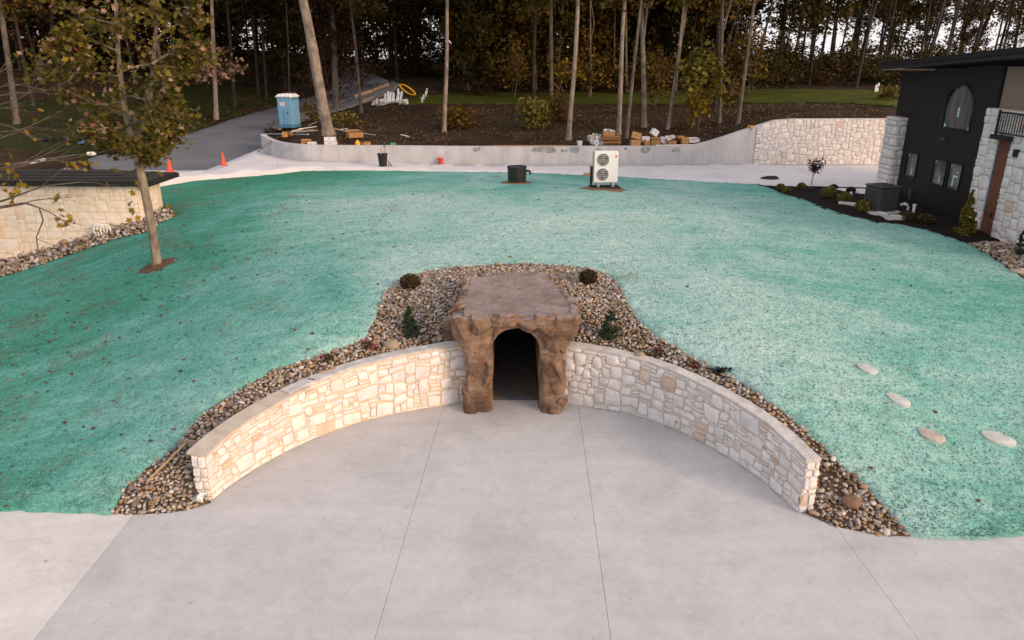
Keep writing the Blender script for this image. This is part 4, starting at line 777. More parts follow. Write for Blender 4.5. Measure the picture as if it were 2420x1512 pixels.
# roof: eave board and stepped metal courses rising away from the eave
def course(s0, s1, z0, z1, in0, in1, name, mat, par=lbld):
    a, b = c0 - tb * .75, c1; q = [(*(a + nbv * (.35 - s0)), z0), (*(b + nbv * (.35 - s0)), z0), (*(b + nbv * (.35 - s1)), z0), (*(a + nbv * (.35 - s1)), z0)]
    q[0] = (*(a + tb * in0 + nbv * (.35 - s0)), z0); q[3] = (*(a + tb * in0 + nbv * (.35 - s1)), z0); return MB().prism(q, (0, 0, z1 - z0)).build(name, mat, par, False, orgS)
rfs = course(0, 2.5, 2.90, 3.07, 0, 0, 'roof', M['fascia'])
for k in range(4): course(.06 + k * .55, 2.4, 3.073 + k * .03, 3.103 + k * .03, .03 + k * .8, 0, 'roof_course', M['brownroof'], rfs)
# ------------------------------------------------------------------ vegetation
def leaf_np(P, size, shape='kite', up=.3, seed=0):
    """one small folded face per leaf at every point"""
    r = np.random.default_rng(seed); n = len(P); size = np.broadcast_to(size, n) * r.uniform(.65, 1.25, n)
    N = r.normal(size=(n, 3)); N[:, 2] = np.abs(N[:, 2]) + up; N /= np.linalg.norm(N, axis=1)[:, None]; T = np.cross(N, r.normal(size=(n, 3))); T /= np.linalg.norm(T, axis=1)[:, None] + 1e-9; Bn = np.cross(N, T)
    if shape == 'maple': tpl = [(-.55, 0), (-.18, -.2), (-.1, -.62), (.16, -.3), (.42, -.42), (.36, -.12), (.75, 0), (.36, .12), (.42, .42), (.16, .3), (-.1, .62), (-.18, .2)]
    elif shape == 'clump': tpl = [(-.5, -.1), (-.15, -.5), (.1, -.22), (.5, -.35), (.35, .05), (.55, .4), (.05, .3), (-.3, .52)]
    else: tpl = [(-.5, 0), (0, -.32), (.55, 0), (0, .32)]
    tpl = np.array(tpl); m = len(tpl); fold = r.uniform(-.25, .05, n)
    V = P[:, None] + size[:, None, None] * (tpl[None, :, :1] * T[:, None] + tpl[None, :, 1:] * Bn[:, None] + (np.abs(tpl[None, :, 1:]) * fold[:, None, None]) * N[:, None])
    return V.reshape(-1, 3), np.arange(n * m).reshape(n, m)
def leaf_obj(name, P, size, mat, parent=None, shape='kite', up=.3, seed=0, org=(0, 0, 0)):
    V, F = leaf_np(np.asarray(P, float) - np.asarray(org, float), size, shape, up, seed); return link(name, mesh_np(name, V, F), mat, parent)
def blob(n, c, r, seed, hollow=.35):
    g = np.random.default_rng(seed); d = g.normal(size=(n, 3)); d /= np.linalg.norm(d, axis=1)[:, None]; q = hollow + (1 - hollow) * g.random(n) ** .6; return np.asarray(c) + d * q[:, None] * np.asarray(r)
def clumpy(n, c, r, k, cr, seed):
    """leaves gathered in k clumps inside an ellipsoid, so gaps stay between them"""
    g = np.random.default_rng(seed); cs = blob(k, c, r, seed + 1, .2); w = g.integers(0, k, n); return cs[w] + g.normal(0, 1, (n, 3)) * cr * g.uniform(.5, 1.2, k)[w][:, None] * np.array((1, 1, .62))
def limb(mb, p, d, L, r, depth, tips, rr, bend=.25, seg=5, spread=.75, n=6, droop=0):
    path = [Vector(p)]; d = Vector(d).normalized(); rad = [r]
    for k in range(seg):
        d = (d + Vector((rr.uniform(-bend, bend), rr.uniform(-bend, bend), rr.uniform(-bend, bend) * .7 - droop))).normalized(); path.append(path[-1] + d * L / seg); rad.append(r * (1 - .6 * (k + 1) / seg))
    mb.tube(path, rad, n)
    if depth == 0: tips += path[1:]; return
    for k in range(rr.choice((2, 3, 3))):
        i = rr.randint(max(1, seg - 3), seg); dd = (d + Vector((rr.uniform(-spread, spread), rr.uniform(-spread, spread), rr.uniform(-.35, .5)))).normalized(); limb(mb, path[i], dd, L * rr.uniform(.5, .75), rad[i] * .65, depth - 1, tips, rr, bend, 4, spread, 5, droop)
# shared crowns for the woodland
CROWN = {}
for kind, mt in (('g', 'lf_green'), ('o', 'lf_olive'), ('y', 'lf_gold'), ('r', 'lf_rust')):
    for v in range(3):
        P = np.r_[clumpy(4200, (0, 0, 6), (3.2, 3.2, 5.0), 60, .60, 100 + v), clumpy(700, (0, 0, .6), (2.4, 2.4, 2.0), 16, .5, 200 + v)]
        V, F = leaf_np(P, .27, 'clump', .4, 300 + v); me = mesh_np('crown', V, F); me.materials.append(M[mt]); CROWN[kind, v] = me
for v in range(3):
    P = np.r_[clumpy(800, (0, 0, 6), (2.8, 2.8, 5.5), 26, .5, 500 + v)]; V, F = leaf_np(P, .25, 'clump', .4, 600 + v); me = mesh_np('crown', V, F); me.materials.append(M['lf_green']); CROWN['s', v] = me
def tree(px, py, tx, w, mat, kind, label, group=None, ty=0, crown_at=7.0, cs=1.0, height=17., fork=False, name='woodland_tree', pos=None, lean=None):
    b = hitB(px, py) if pos is None else np.array(pos); dep = b[1] * math.cos(PITCH) + (H - b[2]) * math.sin(PITCH); r = max(.05, w / 2 / FPX * dep)
    if lean is None: T = atY(tx, ty, b[1] + .5); lean = (T - b) / max(T[2] - b[2], 1.)
    lean = np.array((np.clip(lean[0], -.35, .35), np.clip(lean[1], -.2, .2), 1.))
    root = thing(name, label, 'tree', b, 0, group); rr = random.Random(int(px * 7 + py)); mb = MB(); path = []; rad = []
    for k in range(11):
        t = k / 10; wob = (.16 * math.sin(t * 6 + px) + .10 * math.sin(t * 11 + px * 2)) * (.3 + t); path.append(Vector((lean[0] * height * t + wob * .5, lean[1] * height * t, height * t - .15))); rad.append(r * (1.0 - .62 * t) * (1.45 if k == 0 else 1.0))
    mid = Vector(path[0]).lerp(path[1], .35); path.insert(1, mid); rad.insert(1, r * 1.04)
    mb.tube(path, rad, 10, True, .09)
    if fork: mb.tube([path[4], path[4] + Vector((rr.uniform(-.4, .4), 0, 1.5)), path[4] + Vector((rr.uniform(-.9, .9), .3, 6)), path[4] + Vector((rr.uniform(-1.4, 1.4), .3, 11))], [r * .6, r * .5, r * .35, r * .15], 7)
    for k in range(5):
        i = rr.randint(6, 11); a = rr.uniform(0, 6.28); mb.tube([path[i], path[i] + Vector((math.cos(a) * .9, math.sin(a) * .9, .6)), path[i] + Vector((math.cos(a) * 2, math.sin(a) * 2, 1.7))], [r * .2, r * .14, .012], 5)
    mb.build('trunk', M[mat], root, True)
    c = bpy.data.objects.new('crown', CROWN[kind, rr.randint(0, 2)]); C.objects.link(c); c.parent = root; c.location = (lean[0] * crown_at, lean[1] * crown_at, crown_at); s = cs * rr.uniform(.85, 1.15); c.scale = (s, s, s * 1.05); c.rotation_euler = (0, 0, rr.uniform(0, 6.28))
    return root
TR = [  # base x, base y, x at the top of the picture, width, bark, crown, crown height, label
    (778, 318, 714, 27, 'bark_pale', 'o', 11, 'thick pale bare-trunked tree leaning beside the debris heap at the concrete wall end', 1),
    (793, 257, 787, 16, 'bark_grey', 'r', 4.5, 'stout brown-barked tree with rust red leaves beside the asphalt road', 0),
    (854, 266, 827, 8, 'bark_grey', 'o', 8, 'slim pale tree between the rust-leaved tree and the pipe heap', 0),
    (937, 186, 930, 7, 'bark_dark', 'g', 6, 'dark slim tree behind the yellow hose coil', 0),
    (986, 157, 975, 12, 'bark_dark', 'g', 6, 'thick dark tree behind the row of white stakes', 0),
    (1049, 312, 1056, 10, 'bark_pale', 'o', 9, 'slim pale tree with white stripped foot standing alone in the dirt', 0),
    (1105, 212, 1089, 9, 'bark_grey', 'g', 7, 'grey tree at the far turf edge, first of a close pair', 1),
    (1117, 206, 1121, 8, 'bark_grey', 'o', 8, 'tan split-barked tree at the far turf edge, second of a close pair', 0),
    (1137, 168, 1126, 11, 'bark_dark', 'g', 6, 'dark broad trunk deep in the wood behind the close pair', 0),
    (1212, 213, 1207, 5, 'bark_grey', 'o', 5, 'thin straight sapling-like tree at the far turf edge', 0),
    (1261, 243, 1264, 9, 'bark_dark', 'o', 8, 'dark trunk rising through a yellowing bush beside the turf', 0),
    (1302, 264, 1302, 10, 'bark_grey', 'g', 9, 'straight grey trunk in brushwood above the black barrel', 0),
    (1344, 330, 1364, 12, 'bark_pale', 'o', 10, 'pale blotchy trunk right behind the concrete wall, beside the flat cardboard stack', 0),
    (1392, 190, 1412, 12, 'bark_grey', 'o', 6, 'grey forked tree beyond the turf, in front of the distant brick house', 1),
    (1461, 318, 1477, 11, 'bark_pale', 'g', 9, 'pale trunk directly behind the flattened cardboard stack', 0),
    (1478, 326, 1515, 9, 'bark_grey', 'o', 9, 'leaning grey trunk between the cardboard stack and the loose cartons', 0),
    (1521, 300, 1517, 12, 'bark_pale', 'o', 9, 'pale trunk with flared foot behind the loose cartons', 1),
    (1577, 305, 1617, 8, 'bark_pale', 'y', 8, 'slim pale trunk leaning over the loose cartons', 0),
    (1699, 290, 1709, 9, 'bark_grey', 'o', 8, 'multi-stemmed tree base on the bank above the wall rise', 1),
    (1690, 262, 1698, 14, 'bark_dark', 'o', 7, 'broad dark trunk behind the multi-stemmed tree', 0),
    (1743, 291, 1784, 9, 'bark_grey', 'o', 8, 'slim leaning trunk on bare dirt where the wall top starts to rise', 0),
    (1836, 192, 1858, 14, 'bark_dark', 'g', 6, 'broad dark trunk at the edge of the turf, against bright sky', 0),
    (1866, 188, 1902, 8, 'bark_grey', 'g', 6, 'slim tilted trunk beside a broad dark one at the turf edge', 0),
    (1930, 185, 1965, 7, 'bark_dark', 'g', 7, 'thin dark trunk in the hedge mass behind the turf end', 0),
    (1957, 188, 1983, 12, 'bark_dark', 'g', 7, 'dark tilted trunk in the hedge mass, against pale sky', 0),
    (1912, 170, 1930, 9, 'bark_dark', 'g', 7, 'dark straight trunk seen against pale sky over the hedge', 0),
    (2010, 165, 2036, 19, 'bark_dark', 'g', 7, 'thick ivy-dark trunk against pale sky over the hedge', 1),
    (2092, 160, 2114, 7, 'bark_dark', 'g', 7, 'thin dark trunk above the eave end of the black house', 0),
    (2189, 158, 2193, 9, 'bark_dark', 'g', 6, 'forked dark tree rising behind the black house roof', 1),
    (2264, 155, 2292, 13, 'bark_dark', 'r', 6, 'dark trunk with reddish leaves behind the black house roof', 0),
    (2284, 156, 2350, 13, 'bark_dark', 'g', 6, 'slanting dark trunk behind the black house roof', 0),
    (2390, 150, 2419, 9, 'bark_dark', 'g', 6, 'dark trunk behind the roof ridge end of the black house', 0),
    (40, 292, 0, 15, 'bark_grey', 'o', 8, 'grey trunk leaning over the side lawn, behind the bare twiggy branches', 0),
    (80, 250, 25, 9, 'bark_dark', 'g', 7, 'dark leaning trunk at the wood edge behind the side lawn', 0),
    (142, 205, 117, 10, 'bark_dark', 'g', 7, 'dark trunk half hidden behind the lawn maple', 0),
    (397, 267, 357, 10, 'bark_grey', 'o', 9, 'grey trunk showing through the lawn maple crown', 0),
    (555, 252, 537, 9, 'bark_dark', 'g', 9, 'dark trunk behind the pink-leaved young maple', 0),
    (610, 227, 594, 7, 'bark_dark', 'g', 8, 'thin dark trunk beyond the road, first of two alike', 0),
    (629, 232, 615, 7, 'bark_dark', 'g', 8, 'thin dark trunk beyond the road, second of two alike', 0)]
for t in TR: tree(t[0], t[1], t[2], t[3], t[4], t[5], t[7], 'trees of the wood', crown_at=t[6], cs=1.05, fork=bool(t[8]))
tree(510, 278, 500, 11, 'bark_pale', 'o', 'grey trunk with whitened foot at the road edge, behind pink leaves', 'trees of the wood', crown_at=10)
# the wood behind: many alike
k = 0; rr = random.Random(5); tries = 0; placed = []
while k < 185 and tries < 4000:
    tries += 1; y = rr.uniform(74, 128); x = rr.uniform(-.86, .80) * y
    if x / y > .28 and rr.random() < .6: continue
    if any((x - a) ** 2 + (y - b) ** 2 < 7 for a, b in placed): continue
    if -17 < x < -5 and y < 92: continue
    placed.append((x, y)); z = float(FB(x, y)[0]); w = rr.uniform(.22, .42)
    dep = y; kd_ = rr.choice('ggggoor' if x / y < .28 else 'sssg'); lb_ = {'g': 'tall woodland tree with dark green crown', 'o': 'tall woodland tree with olive-brown crown', 'r': 'tall woodland tree with rust-coloured crown', 's': 'tall woodland tree with thin open crown'}[kd_] + (' beyond the asphalt road' if x / y < -.1 else ' deep in the wood behind the turf' if x / y < .28 else ' against the pale sky near the black house')
    tree(900 + k * 3, 100 + k, 0, w / dep * FPX, 'bark_dark', kd_, lb_, 'trees deep in the wood', crown_at=rr.uniform(1.5, 5) if x / y < .33 else rr.uniform(4.5, 8), cs=rr.uniform(.95, 1.4), height=rr.uniform(15, 19), pos=(x, y, z), lean=(rr.uniform(-.08, .08) + (.08 if x > 20 else 0), 0, 1))
    k += 1
k = 0; tries = 0
while k < 46 and tries < 2000:          # slim trunks at the wood's edge, in front of the mass
    tries += 1; y = rr.uniform(71, 84); x = rr.uniform(-.8, .62) * y
    if any((x - a) ** 2 + (y - b) ** 2 < 4 for a, b in placed) or (-19 < x < -4): continue
    placed.append((x, y)); z = float(FB(x, y)[0]); tree(1500 + k * 5, 400 + k, 0, rr.uniform(.16, .34) / y * FPX, ('bark_dark' if x / y > .25 else rr.choice(('bark_grey', 'bark_grey', 'bark_dark'))), rr.choice('ogoy' if x / y < .28 else 's'), 'slim high-crowned trunk at the edge of the wood ' + ('beyond the side lawn' if x / y < -.1 else 'behind the turf' if x / y < .28 else 'near the black house'), 'slim trunks at the wood edge', crown_at=rr.uniform(8, 12), cs=.9, height=rr.uniform(15, 18), pos=(x, y, z), lean=(rr.uniform(-.1, .1) + (.08 if x > 20 else 0), 0, 1), fork=rr.random() < .3); k += 1
# undergrowth: one mass nobody could count
g = np.random.default_rng(31); U = []; US = []
def brush(n, xr, yr, hr, rad, seed):
    q = np.random.default_rng(seed); y = q.uniform(*yr, n); x = q.uniform(*xr, n) * y; ok = ~((x > -20) & (x < -3) & (y < 94)) | ((x / y > -.15) & (y > 84)); x, y = x[ok], y[ok]; z = FB(x, y); out_ = []
    for a, b, c in zip(x, y, z):
        h = q.uniform(*hr); out_.append(clumpy(170, (a, b, c + h * .45), (rad, rad, h * .55), 6, .45, int(q.integers(1e6))))
    return np.vstack(out_)
PU = np.r_[brush(150, (-.85, -.12), (76, 100), (1.5, 5), 1.7, 1), brush(210, (-.05, .35), (75, 100), (1.5, 5), 1.6, 2), brush(50, (-.26, .02), (95, 112), (3, 7), 2.2, 12), brush(34, (-.148, -.03), (85, 98), (2.5, 6), 1.8, 15), brush(230, (.33, .85), (72, 98), (2.0, 5.0), 1.7, 3), brush(120, (-.85, .85), (100, 125), (3, 7), 2.6, 4), brush(130, (-.9, -.12), (98, 125), (6, 13), 3, 14)]
tag(leaf_obj('undergrowth', PU, .34, M['lf_green'], None, 'kite', .4, 5), 'dark green and brown undergrowth filling the wood behind the turf', 'undergrowth', None, 'stuff')
PU2 = np.r_[brush(16, (-.10, .35), (72, 84), (1., 2.4), 1.1, 6), brush(10, (.25, .6), (72, 82), (1., 2.2), 1.1, 7)]
tag(leaf_obj('rusty_undergrowth', PU2, .3, M['lf_rust'], None, 'kite', .4, 6), 'rust and orange brush along the far edge of the turf', 'undergrowth', None, 'stuff')
# saplings and bushes one can tell apart
def sapling(px, py, c, r, mat, n, size, label, name='sapling', k=9, cat='tree', sh='clump', bark='bark_grey', cr=.35):
    b = hitB(px, py); root = thing(name, label, cat, b); cc = atY(c[0], c[1], b[1]); rx = r[0] / FPX * b[1]; rz = r[1] / FPX * b[1]; mb = MB(); rr = random.Random(px); cl = cc - b
    mb.tube([(0, 0, -.1), tuple(cl * .45 + np.array((.1, 0, 0))), tuple(cl), tuple(cl + np.array((.1, .1, rz * .9)))], [.06, .05, .035, .01], 6)
    cs = blob(k, cl, (rx * .85, rx * .8, rz * .85), px, .3)
    for q in cs: mb.tube([tuple(cl * rr.uniform(.5, .95)), tuple((cl + q) / 2 + np.array((0, 0, .08))), tuple(q)], [.022, .015, .006], 4)
    mb.build('trunk', M[bark], root, True)
    g = np.random.default_rng(px); w = g.integers(0, k, n); P = cs[w] + g.normal(0, 1, (n, 3)) * np.array((rx, rx, rz)) * cr * np.array((1, 1, .7))
    leaf_obj('crown', P, size, M[mat], root, sh, .4, px); return root
sapling(1632, 303, (1662, 178), (48, 62), 'lf_gold', 900, .30, 'yellow-green young tree leaning over the bank between pale trunks', k=16, cr=.22)
sapling(1648, 300, (1650, 245), (30, 40), 'lf_yellow', 300, .22, 'golden low sapling on the bank beside a leaning trunk', k=9)
sapling(1262, 305, (1258, 270), (32, 34), 'lf_gold', 900, .18, 'yellowing bush round a dark trunk above the black barrel', 'bush', 8, 'bush')
sapling(1355, 285, (1330, 250), (34, 40), 'lf_olive', 900, .18, 'orange-tinged bush beside the pale blotchy trunk', 'bush', 8, 'bush')
sapling(1390, 230, (1400, 160), (70, 40), 'lf_olive', 520, .30, 'spreading orange-brown sapling over the far turf', k=14)
sapling(1085, 300, (1080, 280), (45, 24), 'lf_olive', 1300, .18, 'low tangled bush behind the lone pale tree', 'bush', 9, 'bush')
sapling(1100, 296, (1078, 284), (9, 12), 'lf_yellow', 60, .20, 'bright yellow shoot in the low tangled bush', 'bush', 3, 'bush')
sapling(745, 285, (735, 262), (30, 26), 'lf_olive', 260, .2, 'yellow-green brush beside the blue portable toilet', 'bush', 7, 'bush')
sapling(800, 300, (808, 280), (32, 22), 'lf_gold', 240, .2, 'yellowing brush at the foot of the thick pale tree', 'bush', 7, 'bush')
sapling(870, 205, (858, 170), (50, 34), 'lf_rust', 420, .24, 'dark red oak sprays hanging in front of the asphalt road', k=12)
sapling(775, 240, (770, 175), (55, 70), 'lf_rust', 600, .28, 'rust brown sapling in the roadside wood', k=14)
sapling(965, 170, (960, 75), (34, 30), 'lf_rust', 260, .28, 'red-leaved sapling deep in the wood behind the hose coil', k=9)
sapling(1735, 250, (1728, 215), (34, 40), 'lf_olive', 300, .26, 'orange brush beside the leaning trunk at the turf edge', 'bush', 9, 'bush')
sapling(512, 276, (508, 150), (70, 52), 'lf_pink', 620, .24, 'young maple with pink and cream autumn leaves beside the road', k=22, cr=.16, sh='maple')
sapling(1215, 232, (1222, 150), (46, 46), 'lf_olive', 700, .24, 'orange-brown sapling over the far turf edge beside the thin straight tree', k=14)
sapling(1310, 235, (1335, 165), (50, 34), 'lf_yellow', 300, .24, 'sparse golden sapling spreading behind the pale blotchy trunk', k=12, cr=.2)
sapling(1545, 250, (1560, 170), (46, 60), 'lf_olive', 700, .26, 'tall orange-tinged sapling between the pale trunks', k=14)
sapling(1770, 225, (1765, 130), (46, 70), 'lf_olive', 700, .28, 'olive sapling behind the slim leaning trunk', k=14)
sapling(2092, 236, (2095, 222), (28, 28), 'lf_gold', 260, .26, 'yellow-green bush at the turf end beside the black house', 'bush', 7, 'bush')

M['soil_root'] = simple('root_litter', (.12, .068, .04), .95, .35, 9, .8, 24)
# lawn maple: one trunk with leaders and sprays of turning leaves
mb_ = at(370, 630, float(hitA(370, 630)[2])); mroot = thing('lawn_maple', 'maple with grey ridged trunk and olive, cream and pink leaves standing in the lawn', 'tree', mb_)
rr = random.Random(12); m = MB(); org = mb_; Ym = mb_[1]
def L_(px, py, dy=0): p = atY(px, py, Ym + dy); return Vector(p - org)
tp = [Vector((0, 0, -.2)), L_(368, 600), L_(356, 520), L_(338, 430), L_(322, 365), L_(306, 310), L_(290, 230), L_(280, 140), L_(275, 40), L_(272, -90), L_(270, -260)]
m.tube(tp, [.19, .14, .13, .125, .12, .095, .08, .065, .055, .04, .02], 12, True, .03); m.tube([tp[4], L_(334, 320, .2), L_(352, 250, .4), L_(362, 150, .6), L_(372, 20, .8), L_(380, -150, 1)], [.12, .09, .075, .06, .045, .02], 9)
tips = []
for px, py, dy, tx, ty in ((322, 372, 0, 270, 330), (324, 372, 0, 368, 340), (310, 320, .3, 400, 290), (300, 300, -.3, 200, 300), (300, 290, .5, 420, 250), (292, 240, .5, 170, 250), (290, 230, -.6, 390, 200), (285, 180, 0, 150, 170), (284, 170, .6, 420, 120), (360, 150, .4, 440, 60), (278, 120, -.6, 150, 90), (276, 60, .5, 180, 10), (276, 60, -.4, 400, 10), (272, -20, .4, 160, -60), (272, -20, -.4, 400, -60), (310, 330, -.8, 300, 330), (300, 300, .9, 340, 270), (270, -90, 0, 330, -160), (270, -90, 0, 200, -170), (362, 100, .8, 440, 40)):
    a = L_(px, py, 0); b = L_(tx, ty, dy * 1.6); d = b - a; limb(m, a, d, d.length * .78, .035, 2, tips, rr, .2, 5, .8, 5, .03)
m.build('trunk', M['bark_maple'], mroot, True)
tips = np.array([tuple(t) for t in tips]); g = np.random.default_rng(8); w = g.integers(0, len(tips), 7600); P = tips[w] + g.normal(0, .14, (7600, 3)) + np.array((0, 0, -.06)); tq = np.array([tuple(q) for q in tp[5:]]); P = np.r_[P, tq[g.integers(0, 6, 900)] + g.normal(0, 1, (900, 3)) * np.array((.55, .5, .8)) + np.array((.1, 0, 0))]; leaf_obj('crown', P, .155, M['lf_maple'], mroot, 'maple', .35, 9)
V = []
for q, zz in ((.12, .14), (.24, .09), (.36, .055), (.62, .028)):
    for j in range(28):
        a = 6.2832 * j / 28; f = q * (1 + .28 * mnoise.noise((math.cos(a) * 1.7, math.sin(a) * 1.7, q * 3)) + random.uniform(-.06, .06)); x, y = mb_[0] + math.cos(a) * f, mb_[1] + math.sin(a) * f; V.append((x, y, float(FA(x, y)[0]) + zz + random.uniform(-.012, .012)))
MB().add(V, [(i * 28 + j, i * 28 + (j + 1) % 28, i * 28 + 28 + (j + 1) % 28, i * 28 + 28 + j) for i in range(3) for j in range(28)]).build('root_soil', M['soil_root'], mroot, True, mb_)
# branches reaching in from a maple that stands just outside the left edge
tb_ = np.array((-15.6, 18.2, float(FA(-15.6, 18.2)[0]))); nroot = thing('edge_maple', 'maple reaching in with long bare twigs and a few yellow leaves over the stone building', 'tree', tb_); m = MB(); org = tb_; rr = random.Random(3)
m.tube([(0, 0, -.2), (.05, 0, 2.5), (.1, .1, 5.5), (0, .2, 9), (.1, .2, 13)], [.24, .2, .17, .12, .04], 10, True, .03); tips2 = []; tips3 = []
def LL_(px, py, Y): return Vector(atY(px, py, Y) - org)
for st, pts, r in (((.07, 0, 3.2), [(0, 490, 17.5), (60, 480, 17.6), (92, 490, 17.6)], .05), ((.08, 0, 3.4), [(20, 470, 17.3), (100, 440, 17.4), (190, 430, 17.6)], .03)):
    pth = [Vector(st)] + [LL_(*p) for p in pts]; m.tube(pth, [r, r * .8, r * .6, r * .3], 6); limb(m, pth[-1], pth[-1] - pth[-2], .9, r * .3, 2, tips2, rr, .3, 5, .9, 4, .02); limb(m, pth[-2], Vector((.4, .2, .25)), .8, r * .3, 1, tips2, rr, .3, 5, .9, 4, .02)
pth = [LL_(92, 490, 17.6), LL_(102, 520, 17.6), LL_(86, 560, 17.6), LL_(92, 610, 17.7), LL_(122, 645, 17.8), LL_(150, 675, 17.8)]; m.tube(pth, [.022, .02, .016, .012, .009, .004], 5); m.tube([LL_(88, 565, 17.6), LL_(130, 580, 17.7), LL_(190, 568, 17.9)], [.01, .007, .003], 4)
for a, b in (((0, 210), (110, 170)), ((0, 230), (140, 200)), ((0, 250), (150, 230)), ((0, 270), (100, 300)), ((0, 300), (140, 330)), ((0, 190), (60, 140)), ((0, 330), (110, 300)), ((0, 380), (170, 370)), ((0, 400), (240, 385)), ((40, 395), (230, 350)), ((0, 260), (80, 250))):
    p0 = LL_(a[0] - 60, a[1] + 10, 18.2); p1 = LL_(*b, 18.8); d = p1 - p0; m.tube([Vector((.08, .05, p0.z - .3)), p0], [.04, .022], 5); limb(m, p0, d, d.length * .75, .020, 2, tips3, rr, .16, 6, .5, 4, .0)
m.build('trunk', M['bark_grey'], nroot, True)
tips2 = np.array([tuple(t) for t in tips2]); tips3 = np.array([tuple(t) for t in tips3]); g = np.random.default_rng(4); w = g.integers(0, len(tips2), 46); P = np.r_[tips2[w] + g.normal(0, .06, (46, 3)), tips3[g.integers(0, len(tips3), 16)] + g.normal(0, .05, (16, 3))]
Q = np.array([tuple(LL_(px, py, 17.4)) for px, py in ((5, 400), (10, 430), (25, 450), (15, 415), (40, 440), (30, 470), (0, 440), (20, 395))]); Q = Q[g.integers(0, 8, 34)] + g.normal(0, .10, (34, 3))
leaf_obj('leaves', np.r_[P, Q], .15, M['lf_yellow'], nroot, 'maple', .3, 7)
P = np.r_[clumpy(900, (.5, .3, 11), (2.2, 2.2, 2.6), 20, .5, 77)]; leaf_obj('crown', P, .2, M['lf_maple'], nroot, 'maple', .4, 8)
# fallen leaves: one scatter
g = np.random.default_rng(6); X = np.r_[g.normal(-10, 3.6, 330), g.uniform(-14, 14, 120), g.normal(-13, 2.5, 170)]; Yq = np.r_[g.normal(21, 5, 330), g.uniform(11, 35, 120), g.normal(18, 4, 170)]
lp = np.array([p[:2] for p in lawn_poly]); ok = poly_in(lp, X, Yq); X, Yq = X[ok], Yq[ok]; tag(leaf_obj('fallen_leaves', np.c_[X, Yq, FA(X, Yq) + .062], .085, M['fallen'], None, 'maple', 2.5, 3), 'brown and red fallen leaves scattered over the lawn', 'leaves', None, 'stuff')
# litter on the woodland floor: leaves, needles and low weeds nobody could count
g = np.random.default_rng(21); n = 26000; Yq = g.uniform(41.5, 74, n); X = g.uniform(-.42, .62, n) * Yq; X = np.where(g.random(n) < .25, g.uniform(-.75, -.3, n) * Yq, X); ap = np.array([p[:2] for p in asph]); gp = np.array([p[:2] for p in gr]); ok = ~poly_in(ap, X, Yq) & ~poly_in(gp, X, Yq) & ~((X < -12.5) & (Yq < 48)) & (X < 27); cl = np.array([mnoise.noise((a * .25, b * .25, 2)) for a, b in zip(X, Yq)]) + g.normal(0, .25, n); ok &= cl > -.12; X, Yq = X[ok], Yq[ok]
M['litter'] = leafmat('litter_leaf', [(0, (.05, .03, .016)), (.35, (.10, .055, .026)), (.6, (.16, .09, .04)), (.8, (.06, .062, .012)), (.93, (.20, .13, .05)), (1, (.04, .03, .02))], .05)
tag(leaf_obj('leaf_litter', np.c_[X, Yq, FB(X, Yq) + .02], .10, M['litter'], None, 'clump', .9, 13), 'brown leaf litter and low weeds strewn over the woodland floor', 'leaf litter', None, 'stuff')
# mulch fibres standing up from the hydroseed
n = 50000; g = np.random.default_rng(16); Yq = 10.3 + 20 * g.random(n) ** 1.7; X = g.uniform(-.78, .78, n) * (Yq + 1.5); ok = poly_in(lp, X, Yq); X, Yq = X[ok], Yq[ok]
M['fibre'] = leafmat('hydroseed_fibre', [(0, (.05, .18, .145)), (.6, (.11, .28, .235)), (.9, (.22, .40, .345)), (1, (.04, .10, .08))], .1)
tag(leaf_obj('hydroseed_mulch', np.c_[X, Yq, FA(X, Yq) + .042], .046, M['fibre'], lawn, 'kite', 1.0, 4), kind='stuff')
# ------------------------------------------------------------------ planting in the beds
def hit_plane(px, py, z): return at(px, py, z)
def shrub(px, py, w, h, mat, n, size, label, name='shrub', F=hitA, k=None, shape='kite', up=.4, hollow=.5):
    b = F(px, py); dep = b[1] * math.cos(PITCH) + (H - b[2]) * math.sin(PITCH); rx = w / 2 / FPX * dep; rz = h / FPX * dep / 2; root = thing(name, label, 'shrub', b); m = MB(); rr = random.Random(int(px))
    for q in range(9): a = rr.uniform(0, 6.28); m.tube([(0, 0, -.03), (math.cos(a) * rx * .35, math.sin(a) * rx * .35, rz * .8), (math.cos(a) * rx * .8, math.sin(a) * rx * .8, rz * rr.uniform(1, 1.7))], [.012, .009, .004], 4)
    m.build('stems', M['twig'], root)
    P = blob(n, (0, 0, rz), (rx, rx, rz), int(px), hollow); g = np.random.default_rng(int(px)); P = P + g.normal(0, .06, P.shape) * rx
    P = P[P[:, 2] > .0]; leaf_obj('foliage', P, size, M[mat], root, shape, up, int(px)); return root
shrub(969, 682, 42, 34, 'lf_brown', 2200, .06, 'dark brown rounded shrub on the pebbles beside the capstone, on the capped wall side')
shrub(1389, 670, 40, 32, 'lf_brown', 2200, .06, 'dark brown rounded shrub on the pebbles beside the capstone, on the grey wall side')
